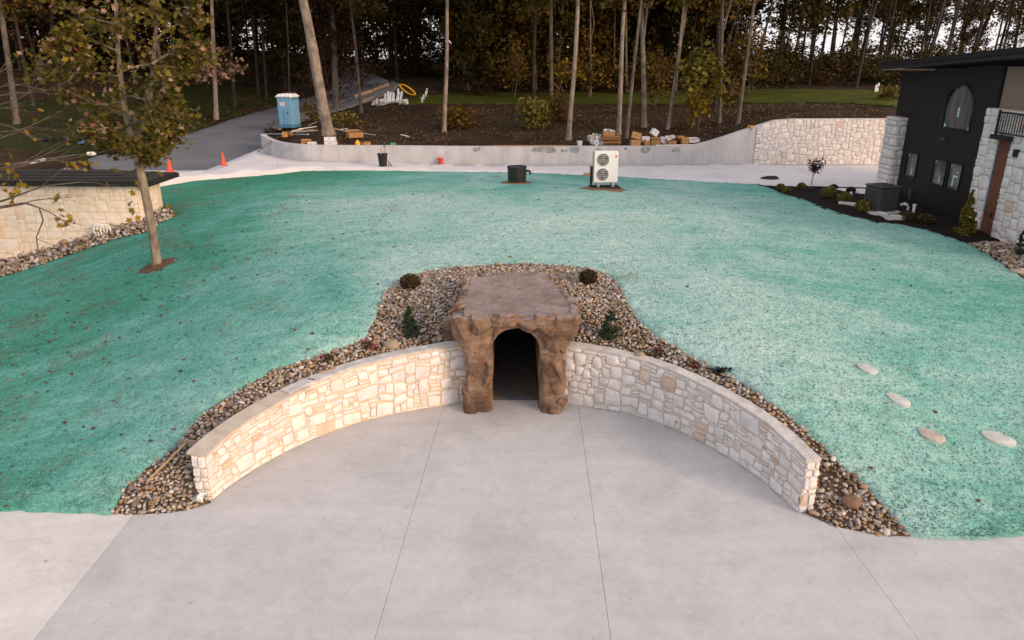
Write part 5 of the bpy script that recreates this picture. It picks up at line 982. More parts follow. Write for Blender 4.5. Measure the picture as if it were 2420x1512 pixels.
def conifer(px, py, w, h, mat, label, n=2600, weep=False, F=hitA, name='dwarf_conifer'):
    b = F(px, py); dep = b[1] * math.cos(PITCH) + (H - b[2]) * math.sin(PITCH); r = w / 2 / FPX * dep; hh = h / FPX * dep * 1.06; root = thing(name, label, 'shrub', b); MB().tube([(0, 0, -.05), (.01, 0, hh * .5), (0, .01, hh)], [.03, .02, .005], 6).build('trunk', M['twig'], root)
    g = np.random.default_rng(int(px)); k = 42; t = g.random(k) ** 1.15; a = g.uniform(0, 6.28, k); cr = r * (1 - t) ** .8 * g.uniform(.65, 1.0, k); cs = np.c_[np.cos(a) * cr, np.sin(a) * cr, hh * (.06 + .92 * t)]; w_ = g.integers(0, k, n)
    P = cs[w_] + g.normal(0, 1, (n, 3)) * r * np.array((.2, .2, .16)) * (1.15 - t[w_])[:, None]
    if weep: P[:, 2] -= np.abs(g.normal(0, .12, n)) * hh * .5; P = P[P[:, 2] > .02]
    leaf_obj('foliage', P, .05 if not weep else .09, M[mat], root, 'kite', .2, int(px) + 1); return root
conifer(968, 790, 44, 66, 'lf_conifer', 'small dark green cone-shaped conifer on the pebbles above the capped wall')
conifer(1440, 800, 44, 68, 'lf_conifer', 'small dark green cone-shaped conifer on the pebbles above the grey wall')
def rose(px, py, label, s=.2, nf=6):
    b = hitA(px, py); root = thing('flower_plant', label, 'plant', b); P = blob(110, (0, 0, s * .5), (s * .8, s * .8, s * .5), int(px), .1); leaf_obj('foliage', P, .05, M['lf_green'], root, 'kite', .4, int(px)); rr = random.Random(int(px)); m = MB()
    for q in range(7): a = rr.uniform(0, 6.28); m.tube([(0, 0, -.02), (math.cos(a) * s * .5, math.sin(a) * s * .5, s * .8)], .005, 4)
    m.build('stems', M['twig'], root)
    for q in range(nf):
        a = rr.uniform(0, 6.28); c = np.array((math.cos(a) * s * .75, math.sin(a) * s * .75, s * rr.uniform(.6, 1.1))); Pf = np.tile(c, (6, 1)) + np.random.default_rng(q).normal(0, .008, (6, 3)); leaf_obj('blossom', Pf, .05, M['flower'], root, 'kite', .8, q)
rose(873, 828, 'small plant with magenta blossoms between the tan boulder and the capped wall')
rose(776, 853, 'small magenta-flowered plant in the pebbles close to the capped wall, farther from the tan boulder', .18, 4)
rose(1553, 842, 'small plant with red blossoms on the pebbles beside the tan boulder above the grey wall')
rose(1638, 872, 'small red-flowered plant in bare soil behind the grey wall', .18, 4)
for px, py, w, h, mt, lb in ((1843, 449, 17, 14, 'lf_gold', 'golden round shrub at the tip of the mulch bed, first of a close pair'), (1857, 458, 18, 15, 'lf_gold', 'golden round shrub at the tip of the mulch bed, second of a close pair'), (1893, 447, 18, 14, 'lf_gold', 'golden round shrub beside the small plum-leaved tree'), (1957, 468, 32, 26, 'lf_gold', 'big round yellow-green shrub in the mulch bed, farthest from the condenser'), (1994, 481, 30, 24, 'lf_gold', 'big round yellow-green shrub at the corner of the concrete kerb'), (2036, 501, 32, 27, 'lf_gold', 'big round yellow-green shrub right in front of the concrete kerb'), (1969, 448, 15, 11, 'lf_conifer', 'dark green little shrub at the drive edge behind the round shrubs'), (2009, 456, 18, 13, 'lf_conifer', 'dark green spreading shrub at the drive edge beside the condenser'), (2141, 519, 34, 18, 'lf_brown', 'flat olive shrub in mulch under the paired windows'), (2187, 528, 34, 20, 'lf_brown', 'flat olive shrub in mulch nearer the weeping conifer')):
    shrub(px, py, w, h, mt, 900, .085, lb, 'garden_shrub', hollow=.75)
conifer(2277, 553, 42, 100, 'lf_gold', 'weeping golden conifer against the black wall at the stone corner', 2600, True, name='weeping_conifer')
conifer(2404, 605, 26, 60, 'lf_conifer', 'thin young conifer in the pebbles before the stone front', 1500, False)
# small plum-leaved tree
b = hitA(1916, 441); root = thing('plum_tree', 'slim young tree with dark plum leaves beside the concrete drive', 'tree', b); dep = b[1]; m = MB(); hh = 66 / FPX * dep; rr = random.Random(2); m.tube([(0, 0, -.1), (.02, 0, hh * .35), (.06, 0, hh * .55)], [.022, .02, .016], 6)
tips = []
for q in range(8): a = rr.uniform(0, 6.28); limb(m, (.06, 0, hh * .5), (math.cos(a) * .5, math.sin(a) * .5, 1), hh * .4, .012, 0, tips, rr, .15, 4)
m.build('trunk', M['bark_pale'], root); g = np.random.default_rng(2); tips = np.array([tuple(t) for t in tips]); P = tips[g.integers(0, len(tips), 420)] + g.normal(0, .09, (420, 3)); leaf_obj('crown', P, .10, M['lf_plum'], root, 'kite', .3, 2)

# ------------------------------------------------------------------ things on the drive and the lawn
def dz(x, y): return float(FD(x, y)[0]) + .055
def ondrive(px, py):
    p = at(px, py, 2.05); return np.array((p[0], p[1], dz(p[0], p[1])))
def cone(px, py, label):
    p = ondrive(px, py); t = thing('traffic_cone', label, 'cone', p, .3, 'orange cones on the drive'); MB().box((0, 0, .018), (.36, .36, .036), 0, 0, 0, .01).build('base', M['orange'], t); MB().lathe([(.135, .036), (.125, .07), (.03, .68), (.022, .70)], n=20).build('cone_body', M['orange'], t, True); return t
cone(402, 405, 'bright orange traffic cone at the drive edge nearest the stone building'); cone(529, 392, 'bright orange traffic cone on the slanting joint of asphalt and concrete')
p = ondrive(905, 394); t = thing('black_bucket', 'tall black bucket holding tool handles before the concrete wall', 'bucket', p)
MB().lathe([(.20, 0), (.26, .62), (.285, .62), (.285, .66), (.25, .66), (.19, .06)], n=20).build('tub', M['hdpe'], t, True); MB().tube([(-.05, 0, .08), (-.08, .05, .95)], .03, 6).build('tool_handle', M['plank'], t); MB().tube([(.1, 0, .08), (.13, .05, 1.0)], .018, 6).box((.13, .05, 1.04), (.14, .03, .1)).build('tool_handle', M['oldplank'], t); MB().prism([(.27, -.05, 0), (.52, -.05, 0), (.27, -.05, .35)], (0, .08, 0)).build('scrap_wedge', M['oldplank'], t)
p = ondrive(1041, 387); t = thing('red_bucket', 'small red bucket standing before the concrete wall', 'bucket', p); MB().lathe([(.11, 0), (.14, .3), (.155, .3), (.155, .33), (.13, .33), (.10, .03)], n=16).build('tub', M['red'], t, True); MB().tube([(-.15, 0, .3), (-.1, 0, .2), (.1, 0, .2), (.15, 0, .3)], .006, 5).build('bail_handle', M['galv'], t)
def rodblock(px, py, label):
    p = hitA(px, py); t = thing('stake_block', label, 'block', p, .1); MB().box((0, 0, .09), (.46, .2, .2), 0, 0, 0, .02).build('wood_block', M['plank'], t); MB().tube([(.05, 0, .18), (.04, 0, .62)], .014, 6).build('rod', M['galv'], t)
rodblock(656, 409, 'tan wood block with a thin rod at the lawn edge beside the curved drive kerb'); rodblock(1390, 418, 'tan wood block with a thin rod between the barrel and the heat pump')
def dirt_ring(c, r, label, rot=0):
    g = random.Random(int(c[0] * 100)); n = 26; V = []
    for q, zz in ((.3, .03), (.75, .04), (.95, .012), (1.15, -.03)):
        for k in range(n): a = 2 * math.pi * k / n; f = q * r * (1 + .12 * math.sin(3 * a + c[0]) + g.uniform(-.04, .04)); x, y = c[0] + math.cos(a) * f, c[1] + math.sin(a) * f * .95; V.append((x, y, float(FA(x, y)[0]) + .04 + zz + g.uniform(-.01, .01)))
    F = [(i * n + k, i * n + (k + 1) % n, i * n + n + (k + 1) % n, i * n + n + k) for i in range(3) for k in range(n)] + [tuple(range(n))]
    o = MB().add(V, [f[::-1] if len(f) == 4 else f for f in F]).build('soil_patch', M['soil_tan'], None, True); return tag(o, label, 'soil')
M['soil_tan'] = simple('tan_soil', (.20, .115, .065), .95, .3, 9, .8, 20)
p = hitA(1221, 434); dirt_ring(p, .68, 'ring of bare tan soil round the black barrel'); t = thing('drain_barrel', 'black plastic barrel with side elbow pipe set in bare soil', 'barrel', p)
MB().lathe([(.40, -.05), (.41, .68), (.43, .68), (.43, .76), (.395, .76), (.385, .55), (.0, .55)], n=32, cap=False).build('barrel_body', M['hdpe'], t, True); MB().lathe([(.0, .70), (.38, .70), (.38, .72), (.0, .72)], n=28, cap=False).build('lid', M['acgrey'], t, True); MB().tube([(.38, 0, .56), (.50, 0, .565), (.57, 0, .53), (.60, 0, .42)], .055, 10).build('elbow_pipe', M['hdpe'], t, True); MB().tube([(-.15, -.2, .74), (-.05, -.1, .80), (.1, -.15, .78), (.2, .1, .73)], .01, 5).build('cable', M['hdpe'], t)
# heat pump
p = hitA(1428, 447); dirt_ring(p, .88, 'patch of bare brown soil under the white heat pump'); t = thing('heat_pump', 'white two-fan heat pump on a black base in the lawn', 'heat pump', p, R(3))
W_, D_, Z0, Z1 = .98, .36, .30, 1.55
MB().box((0, 0, .08), (1.25, .62, .10), 0, 0, 0, .03).build('base_pad', M['hdpe'], t)
for sx in (-.30, .30): MB().box((sx, 0, .21), (.1, .5, .17), 0, 0, 0, .01).build('foot', M['galv'], t)
MB().box((0, 0, (Z0 + Z1) / 2), (W_, D_, Z1 - Z0), 0, 0, 0, .018).build('cabinet', M['white'], t)
for zc in (Z0 + .33, Z1 - .33):
    fr = MB().lathe([(.262, 0), (.262, .02), (.245, .02), (.245, 0)], n=36).v; ringm = MB(); ringm.add([(x - .14, -D_ / 2 - z, y + zc) for x, y, z in fr], [(i * 36 + k, i * 36 + (k + 1) % 36, i * 36 + 36 + (k + 1) % 36, i * 36 + 36 + k) for i in range(3) for k in range(36)]); fo = ringm.build('fan_guard', M['wire'], t)
    disc = [(-.14 + .25 * math.cos(a), -D_ / 2 - .004, zc + .25 * math.sin(a)) for a in np.linspace(0, 2 * math.pi, 33)[:-1]]; MB().add(disc, [tuple(range(32))]).build('fan_opening', M['grill'], fo)
    for q in range(-2, 3):
        hh_ = math.sqrt(.25 ** 2 - (q * .085) ** 2); MB().box((-.14, -D_ / 2 - .018, zc + q * .085), (2 * hh_, .008, .009)).build('guard_bar', M['wire'], fo)
    for a in (.3, 2.4, 4.5): MB().add([(-.14 + math.cos(a) * .04, -D_ / 2 - .007, zc + math.sin(a) * .04), (-.14 + math.cos(a - .35) * .22, -D_ / 2 - .010, zc + math.sin(a - .35) * .22), (-.14 + math.cos(a + .5) * .23, -D_ / 2 - .006, zc + math.sin(a + .5) * .23)], [(0, 1, 2)]).build('fan_blade', M['acgrey'], fo)
MB().prism([(.33, -D_ / 2 - .004, Z1 - .24), (.42, -D_ / 2 - .004, Z1 - .24), (.46, -D_ / 2 - .004, Z1 - .16), (.37, -D_ / 2 - .004, Z1 - .16)], (0, .003, 0)).build('logo', M['logo'], t)
MB().box((-W_ / 2 - .012, .02, (Z0 + Z1) / 2), (.022, D_ * .9, Z1 - Z0 - .06)).build('side_coil', M['galv'], t); MB().tube([(-.57, .02, .05), (-.57, .02, .95)], .05, 10).build('line_cover', M['hdpe'], t, True)
# round stone pads in the lawn
for px, py, w, mt, lb in ((2047, 878, 50, 'paver', 'pale round stone pad in the lawn, farthest from the patio'), (2121, 951, 56, 'paver', 'pale round stone pad proud of the lawn beside a fallen red leaf'), (2199, 1036, 62, 'paver_tan', 'tan weathered round stone pad in the lawn'), (2357, 1044, 72, 'paver', 'pale round stone pad half covered with green seed, close to the tan one')):
    p = hitA(px, py); dep = p[1] * math.cos(PITCH) + (H - p[2]) * math.sin(PITCH); r = w / 2 / FPX * dep; n = 22; V = []
    for q, z in ((1.0, -.04), (1.0, .035), (.95, .05), (.5, .056)):
        for k in range(n):
            a = 2 * math.pi * k / n; f = r * q * (1 + .06 * math.sin(2 * a + px) + .05 * math.sin(5 * a)); x0_, y0_ = math.cos(a) * f, math.sin(a) * f * .62; x, y = x0_ * .93 + y0_ * .36, -x0_ * .36 + y0_ * .93; V.append((x, y, float(FA(p[0] + x * .8, p[1] + y * .8)[0]) - p[2] + .035 + z))
    o = MB().add(V, [(i * n + k, i * n + (k + 1) % n, i * n + n + (k + 1) % n, i * n + n + k) for i in range(3) for k in range(n)] + [tuple(3 * n + k for k in range(n))]).build('stone_pad', M[mt], None, True); o.location = tuple(p); tag(o, lb, 'stone pad')
# black drain hose on the court
p = ondrive(1818, 422); m = MB()
for q in range(4): m.tube([(.42 * (1 - .12 * q) * math.cos(a) + .03 * q, .30 * (1 - .12 * q) * math.sin(a), .03 + .02 * q) for a in np.linspace(0, 6.1, 24)], .022, 6)
o = m.build('hose_coil', M['hdpe'], None, True); o.location = tuple(p); tag(o, 'flat black hose coil lying on the pale concrete court', 'hose')
# ------------------------------------------------------------------ by the house wall
p = hitA(2083, 505); cz = p[2]
kb = [at(*q) for q in ((1985, 474, 2.12), (2045, 483, 2.10), (2098, 512, 2.05), (2140, 512, 2.05))]; m = MB()
for a, b2 in zip(kb[:-1], kb[1:]):
    d = b2 - a; L = float(np.linalg.norm(d[:2])); c = (a + b2) / 2; m = MB().box((c[0], c[1], 1.98), (L + .06, .16, .24), math.atan2(d[1], d[0])); o = m.build('concrete_kerb', M['patio2'], None); tag(o, {0: 'pale concrete kerb length leading from the round shrubs to the condenser', 1: 'slanting pale concrete kerb length in front of the condenser', 2: 'short pale concrete kerb length between condenser and black wall'}[[id(x) for x in kb[:-1]].index(id(a))], 'kerb')
t = thing('condenser', 'dark grey square air-conditioning condenser beside the black house wall', 'condenser', (p[0], p[1] + .25, cz), R(14)); MB().box((0, 0, .03), (1.1, 1.1, .14)).build('pad', M['patio2'], t); MB().box((0, 0, .55), (.86, .86, .88), 0, 0, 0, .05).build('cabinet', M['acgrey'], t)
for s in range(4):
    for q in range(9):
        a = s * math.pi / 2; u = -.33 + q * .082; c = (math.cos(a) * .44 - math.sin(a) * u, math.sin(a) * .44 + math.cos(a) * u, .52); MB().box(c, (.02, .034, .72), a).build('louvre', M['acgrey'], t)
MB().box((0, 0, 1.02), (.92, .92, .07), 0, 0, 0, .03).build('top_rim', M['acgrey'], t); MB().lathe([(.34, 1.057), (.34, 1.075), (.05, 1.075), (.05, 1.06)], n=24).build('fan_grille', M['acdark'], t, True)
MB().box((.45, -.25, .82), (.03, .18, .24)).build('label_plate', M['paper'], t)
def onwall(px, py): return atX(px, py, XF - .03)
q = onwall(2152, 455); MB_ = MB().box((XF - .05, q[1], q[2]), (.1, .14, .3), 0, 0, 0, .01); MB_.build('disconnect_box', M['acgrey'], house, False, orgH)
q2 = onwall(2136, 488); MB().tube([(XF - .05, q[1], q[2] - .15), (XF - .08, q[1] + .02, q[2] - .45), (XF - .2, (q[1] + q2[1]) / 2, q2[2] + .02), (XF - .35, q2[1], q2[2])], .018, 6).build('conduit', M['galv'], house, True, orgH)
p = hitA(2134, 497); o = MB().tube([(-.15, 0, .22), (.1, 0, .22), (.16, 0, .12), (.16, 0, 0)], .05, 8).tube([(-.05, 0, .22), (-.05, -.12, .28)], .06, 8).build('pipe_fitting', M['pipe'], None, True); o.location = tuple(p); tag(o, 'white jointed pipe fitting standing at the black wall behind the condenser', 'pipe')
p = hitA(2156, 509); o = MB().tube([(0, 0, -.05), (0, 0, .36)], .05, 10).tube([(0, 0, .36), (0, 0, .42)], .065, 10).build('vent_pipe', M['pipe'], None, True); o.location = tuple(p); tag(o, 'upright white capped pipe at the foot of the black wall', 'pipe')
p = hitA(2009, 468); o = MB().tube([(0, 0, -.05), (0, 0, .2)], .05, 10).tube([(0, 0, .2), (0, 0, .25)], .062, 10).build('cleanout_pipe', M['pipe'], None, True); o.location = tuple(p); tag(o, 'short white pipe stub in mulch beside the kerb', 'pipe')
p = ondrive(1990, 444); o = MB().box((0, 0, .02), (3.2, .12, .04), R(-9)).build('rubber_strip', M['hdpe'], None); o.location = tuple(p); tag(o, 'long black rubber strip on the concrete court by the mulch bed', 'strip')
# ------------------------------------------------------------------ small things at the grotto
at_s, LLn = path_frame(WL); 
def walltop(s, off_=.17): q, tt = at_s(s); o_ = out(q, off_); return np.array((o_[0], o_[1], topL(s / LLn) + .003)), math.atan2(tt[1], tt[0])
p, a = walltop(2.78); t = thing('hammer', 'hammer with orange grip lying on the wall top beside the coping', 'hammer', p, a + .5); MB().box((.16, 0, .025), (.17, .035, .03), 0, 0, 0, .008).build('grip', M['yellow'], t); MB().box((.04, 0, .025), (.1, .02, .02)).build('shaft', M['hdpe'], t); MB().box((-.02, 0, .028), (.035, .17, .04), 0, 0, 0, .008).build('head', M['acdark'], t)
p, a = walltop(3.55, .26); o = MB().box((0, 0, .012), (1.1, .07, .02)).build('wood_strip', M['plank'], None); o.location = tuple(p); o.rotation_euler = (0, 0, a); tag(o, 'thin tan wood strip lying on the wall top beyond the hammer', 'plank')
def between(a, b, r0=.05, h=.03): c = (a + b) / 2; d = b - a; return c, float(np.linalg.norm(d)), math.atan2(d[1], d[0]), -math.asin(d[2] / np.linalg.norm(d))
a, b = hitA(351, 1148), hitA(442, 1057); c, L, rz, ry = between(a, b); o = MB().box((0, 0, 0), (L, .045, .02)).build('wood_stake', M['plank'], None); o.location = (c[0], c[1], c[2] + .10); o.rotation_euler = (0, ry, rz); tag(o, 'long thin wooden stake lying across the pebbles at the capped wall end', 'stake')
a, b = hitA(424, 1054), hitA(466, 1058); c, L, rz, ry = between(a, b); o = MB().box((0, 0, 0), (L, .04, .2), 0, 0, 0, .004).build('edging_board', M['oldplank'], None); o.location = (c[0], c[1], c[2] + .04); o.rotation_euler = (0, ry, rz); tag(o, 'dark board on edge holding the upper pebbles at the capped wall end', 'board')
p = hitA(481, 1180); P = blob(30, (0, 0, .05), (.12, .08, .05), 5, .2); o = leaf_obj('white_rag', P, .12, M['white'], None, 'clump', .6, 3); o.location = tuple(p); tag(o, 'crumpled white rag on pebbles at the foot of the capped wall', 'rag')
p = hitA(1744, 944); o = MB().tube([(0, 0, -.05), (.01, 0, .32)], .022, 8).build('irrigation_pipe', M['galv'], None, True); o.location = tuple(p); tag(o, 'short grey upright pipe behind the grey wall', 'pipe')
p = hitA(1706, 879); P = blob(24, (0, 0, .04), (.22, .1, .04), 6, .2); o = leaf_obj('black_rag', P, .16, M['hdpe'], None, 'clump', .8, 4); o.location = tuple(p); tag(o, 'crumpled black fabric on the pebbles behind the grey wall', 'rag')
p = atY(232, 553, 27.95); gz = float(FA(p[0], 27.95)[0]); t = thing('hose_bundle', 'white flexible hose coiled against the buff stone wall on pebbles', 'hose', (p[0], 27.95, gz)); m = MB()
for q in range(3): m.tube([(.16 * q + .17 * math.sin(a), .10 - .06 * q + .05 * math.sin(a), .30 + .24 * math.cos(a)) for a in np.linspace(0, 6.2832, 20)], .028, 6)
m.build('coil', M['white'], t, True); MB().tube([(0, .2, .45), (-.3, .28, .40), (-.62, .33, .36)], .03, 6).build('hose_end', M['white'], t, True)
# ------------------------------------------------------------------ portable toilet
p = hitB(686, 301); t = thing('portable_toilet', 'blue portable toilet with white roof standing at the rounded wall end', 'toilet', p, R(-14)); Wd = 1.1
MB().box((0, 0, .08), (1.16, 1.16, .16), 0, 0, 0, .03).build('skid_base', M['bluedk'], t)
MB().box((0, 0, 1.13), (Wd, Wd, 1.94), 0, 0, 0, .05).build('cabin', M['blue'], t)
d = MB().box((-.06, -Wd / 2 - .012, 1.1), (.78, .03, 1.78), 0, 0, 0, .012).build('door', M['blue'], t); MB().box((-.06, -Wd / 2 - .036, .72), (.05, .025, .9), 0, 0, 0, .01).build('door_rib', M['bluedk'], d); MB().box((.26, -Wd / 2 - .04, 1.05), (.04, .04, .16)).build('handle', M['hdpe'], d)
for x in (-.36, .22): MB().box((x, -Wd / 2 - .036, .75), (.10, .022, 1.0), 0, 0, 0, .01).build('door_rib', M['blue'], d)
MB().box((-.12, -Wd / 2 - .031, 1.62), (.36, .008, .26)).build('notice', M['paper'], d)
nt = [c for c in d.children if c.name.startswith('notice')][0]
for k, (z, w) in enumerate(((1.70, .24), (1.66, .18), (1.57, .28), (1.53, .28))): MB().box((-.12, -Wd / 2 - .0365, z), (w, .004, .018)).build('print_line', M['print'], nt)
for sx in (-1, 1):
    for y in (-.28, .0, .28): MB().box((sx * (Wd / 2 + .008), y, 1.0), (.03, .12, 1.5), 0, 0, 0, .01).build('side_rib', M['blue'], t)
    MB().box((sx * (Wd / 2 + .006), 0, 1.95), (.02, .9, .12)).build('vent_slot', M['bluedk'], t)
for k in range(2): MB().box((-.28 + .56 * k, -Wd / 2 - .006, 2.04), (.42, .02, .08)).build('vent_slot', M['bluedk'], t)
V = []; n = 9
for i in range(n):
    for j in range(n): x, y = (i / (n - 1) - .5) * 1.2, (j / (n - 1) - .5) * 1.2; V.append((x, y, 2.12 + .17 * min(1, 3.2 * (1 - max(abs(x), abs(y)) / .6)) + (.025 if i % 2 else 0)))
F = [(i * n + j, (i + 1) * n + j, (i + 1) * n + j + 1, i * n + j + 1) for i in range(n - 1) for j in range(n - 1)]; rf_ = MB().add(V, F).box((0, 0, 2.10), (1.2, 1.2, .05)).build('roof', M['potroof'], t); MB().tube([(.35, .4, 2.2), (.35, .4, 2.42)], .05, 8).build('vent_pipe', M['acgrey'], rf_)

# ------------------------------------------------------------------ builder's leftovers on the bank above the concrete wall
def carton(px, py, w, d, h, label, mat='card', rz=0, tilt=0, open_=False, z=None, Y=None, dzz=0):
    p = hitB(px, py) if Y is None else np.array((atY(px, py, Y)[0], Y, float(FB(atY(px, py, Y)[0], Y)[0]))); t = thing('carton', label, 'carton', (p[0], p[1], p[2] + dzz), rz, 'cartons dumped on the bank'); th = .012; Mx = Matrix.Rotation(tilt, 3, 'Y')
    def bx(c, dd, nm, mt): b = MB().box((0, 0, 0), dd); b.v = [tuple(Mx @ (Vector(v) + Vector(c)) + Vector((0, 0, abs(math.sin(tilt)) * w / 2))) for v in b.v]; return b.build(nm, M[mt], t)
    bx((0, 0, th / 2), (w, d, th), 'bottom', mat)
    for s in (-1, 1): bx((s * (w / 2 - th / 2), 0, h / 2), (th, d, h), 'side_panel', mat); bx((0, s * (d / 2 - th / 2), h / 2), (w - 2 * th - .002, th, h), 'side_panel', mat)
    if open_:
        for s in (-1, 1): b = MB().box((0, s * (d / 2 + d * .16), h + .03), (w * .98, d * .36, .008), 0, s * .35); b.build('flap', M[mat], t)
        bx((0, 0, h * .3), (w - .03, d - .03, .01), 'inside', 'carddk')
    else: bx((0, 0, h + .003), (w, d, .008), 'lid', mat); bx((0, -d / 2 - .003, h * .6), (w * .16, .004, h * .16), 'hand_hole', 'carddk')
    return t
YW = 41.25
carton(1500, 341, .52, .4, .34, 'lower tan carton of the two stacked nearest the leaning trunk', Y=YW, rz=.1)
carton(1501, 341, .5, .38, .30, 'upper tan carton tipped on top of another near the leaning trunk', Y=YW, rz=-.25, tilt=.22, dzz=.36)
carton(1527, 341, .36, .3, .24, 'small orange-tan carton half sunk among white cartons', Y=YW, rz=.35, tilt=.2)
carton(1524, 337, .44, .36, .30, 'white carton with green mark above a small tan carton', 'whitecard', Y=YW + .35, rz=.05, dzz=.15)
carton(1541, 334, .36, .3, .32, 'white carton tilted on its corner on top of the heap', 'whitecard', Y=YW + .4, rz=.3, tilt=.6, dzz=.42)
carton(1549, 340, .48, .4, .36, 'open tan carton with dark inside in the middle of the heap', Y=YW, rz=-.08, open_=True)
carton(1564, 338, .34, .3, .34, 'grey-white crumpled carton leaning beside the open tan one', 'whitecard', Y=YW + .2, rz=.4, tilt=.45)
carton(1587, 339, .46, .36, .22, 'orange-tan carton under a white tray on the heap', Y=YW + .05, rz=-.1)
carton(1583, 339, .44, .34, .16, 'white printed tray tipped over an orange-tan carton', 'whitecard', Y=YW + .1, rz=.2, tilt=-.3, open_=True, dzz=.25)
carton(1617, 338, .36, .32, .34, 'tan carton standing next to a long white tray', Y=YW + .05, rz=.05)
carton(1606, 335, .34, .3, .12, 'flat pale carton lying behind the heap of cartons', Y=YW + .5, rz=.2, dzz=.25)
carton(1638, 337, .58, .3, .2, 'long white tray at the end of the heap where the wall rises', 'whitecard', Y=YW + .1, rz=.1, open_=True)
carton(838, 318, .86, .6, .34, 'large open tan carton with torn white flap on the dirt beside the thick pale tree', Y=44.6, rz=.5, open_=True)
carton(673, 315, .34, .3, .3, 'small tan carton at the foot of the portable toilet', Y=47.2, rz=.2)
carton(684, 315, .3, .3, .22, 'crushed brown carton beside a small tan one at the toilet', 'carddk', Y=47.3, rz=.6, tilt=.3)
carton(724, 340, .55, .4, .26, 'torn orange carton with ragged top on the wall edge', Y=42.1, rz=.25, open_=True)
carton(738, 341, .42, .34, .22, 'white carton pushed against a torn orange carton on the wall edge', 'whitecard', Y=41.8, rz=-.1)
carton(782, 343, .62, .4, .22, 'lower white printed carton of a stacked pair on the wall edge', 'whitecard', Y=41.6, rz=-.05)
carton(781, 343, .60, .38, .20, 'upper white printed carton of a stacked pair on the wall edge', 'whitecard', Y=41.65, rz=.04, dzz=.235)
carton(868, 343, .34, .3, .2, 'small tan carton beside the yellow jug on the wall edge', Y=41.35, rz=.1)
carton(856, 343, .34, .3, .16, 'small dark brown carton next to the yellow jug', 'carddk', Y=41.4, rz=-.1)
carton(929, 343, .3, .22, .16, 'green and white printed bag box lying on the wall edge', 'green', Y=41.3, rz=.1)
carton(1775, 306, .34, .28, .2, 'lone tan carton on bare dirt above the rising wall top', rz=.4)
x0 = atY(845, 343, 41.3)[0]; o = MB().lathe([(.12, 0), (.14, .05), (.14, .2), (.05, .28), (.05, .32)], n=16).box((.0, .0, .24), (.03, .2, .03)).build('jug', M['yellow'], None, True); o.location = (float(x0), 41.3, float(FB(x0, 41.3)[0])); tag(o, 'bright yellow plastic jug on the wall edge', 'jug')
x0 = atY(908, 343, 41.3)[0]; o = MB().lathe([(.06, 0), (.07, .03), (.07, .14), (.025, .2), (.025, .24)], n=12).build('bottle', M['lf_conifer'], None, True); o.location = (float(x0), 41.3, float(FB(x0, 41.3)[0])); tag(o, 'small dark green bottle on the wall edge', 'bottle')
x0 = atY(1369, 343, 41.2)[0]; t = thing('white_bucket', 'white plastic bucket on the wall edge beside the pale blotchy trunk', 'bucket', (x0, 41.2, float(FB(x0, 41.2)[0]))); MB().lathe([(.12, 0), (.145, .28), (.155, .28), (.155, .31), (.13, .31), (.11, .03)], n=18).build('tub', M['whitecard'], t, True); MB().tube([(-.155, 0, .28), (-.1, 0, .18), (.1, 0, .18), (.155, 0, .28)], .006, 5).build('bail_handle', M['galv'], t)
# flattened cardboard stack
x0 = atY(1442, 344, 41.5)[0]; z0 = float(FB(x0, 41.5)[0]); rr = random.Random(4); t = thing('cardboard_stack', 'tall untidy stack of flattened brown cardboard sheets on the wall edge', 'cardboard', (x0, 41.5, z0)); z = .02
for k in range(15):
    th = rr.uniform(.025, .05); w = rr.uniform(.95, 1.3) * (1 - .012 * k); MB().box((rr.uniform(-.08, .08), rr.uniform(-.06, .06), z + th / 2), (w, rr.uniform(.6, .8), th * .8), rr.uniform(-.2, .2), rr.uniform(-.04, .04), rr.uniform(-.05, .05)).build('cardboard_sheet', M[rr.choice(('card', 'card', 'carddk', 'whitecard' if k < 2 else 'card'))], t); z += th
c_ = carton(1435, 330, .62, .45, .24, 'open tan carton full of white packing on top of the cardboard stack', open_=False, rz=.1); c_.location = (x0 - .12, 41.5, z0 + z + .02)
P = blob(60, (0, 0, .26), (.3, .2, .10), 9, .3); lp_ = leaf_obj('packing', P, .16, M['white'], c_, 'clump', .6, 3)
for k, (px, py, s) in enumerate(((1404, 338, .34), (1412, 343, .34))):
    x1 = atY(px, py, 41.4)[0]; P = blob(90, (0, 0, s * .5), (s, s * .7, s * .55), 20 + k, .5); o = leaf_obj('rubbish_bag', P, .3, M['whitecard'], None, 'clump', .5, k); o.location = (float(x1), 41.35 + .25 * (1 - k), float(FB(x1, 41.4)[0]) + (.22 if k == 0 else 0)); tag(o, ('crumpled white wrapping on top of a heap left of the cardboard stack', 'crumpled white paper bag at the foot of the cardboard stack')[k], 'rubbish')
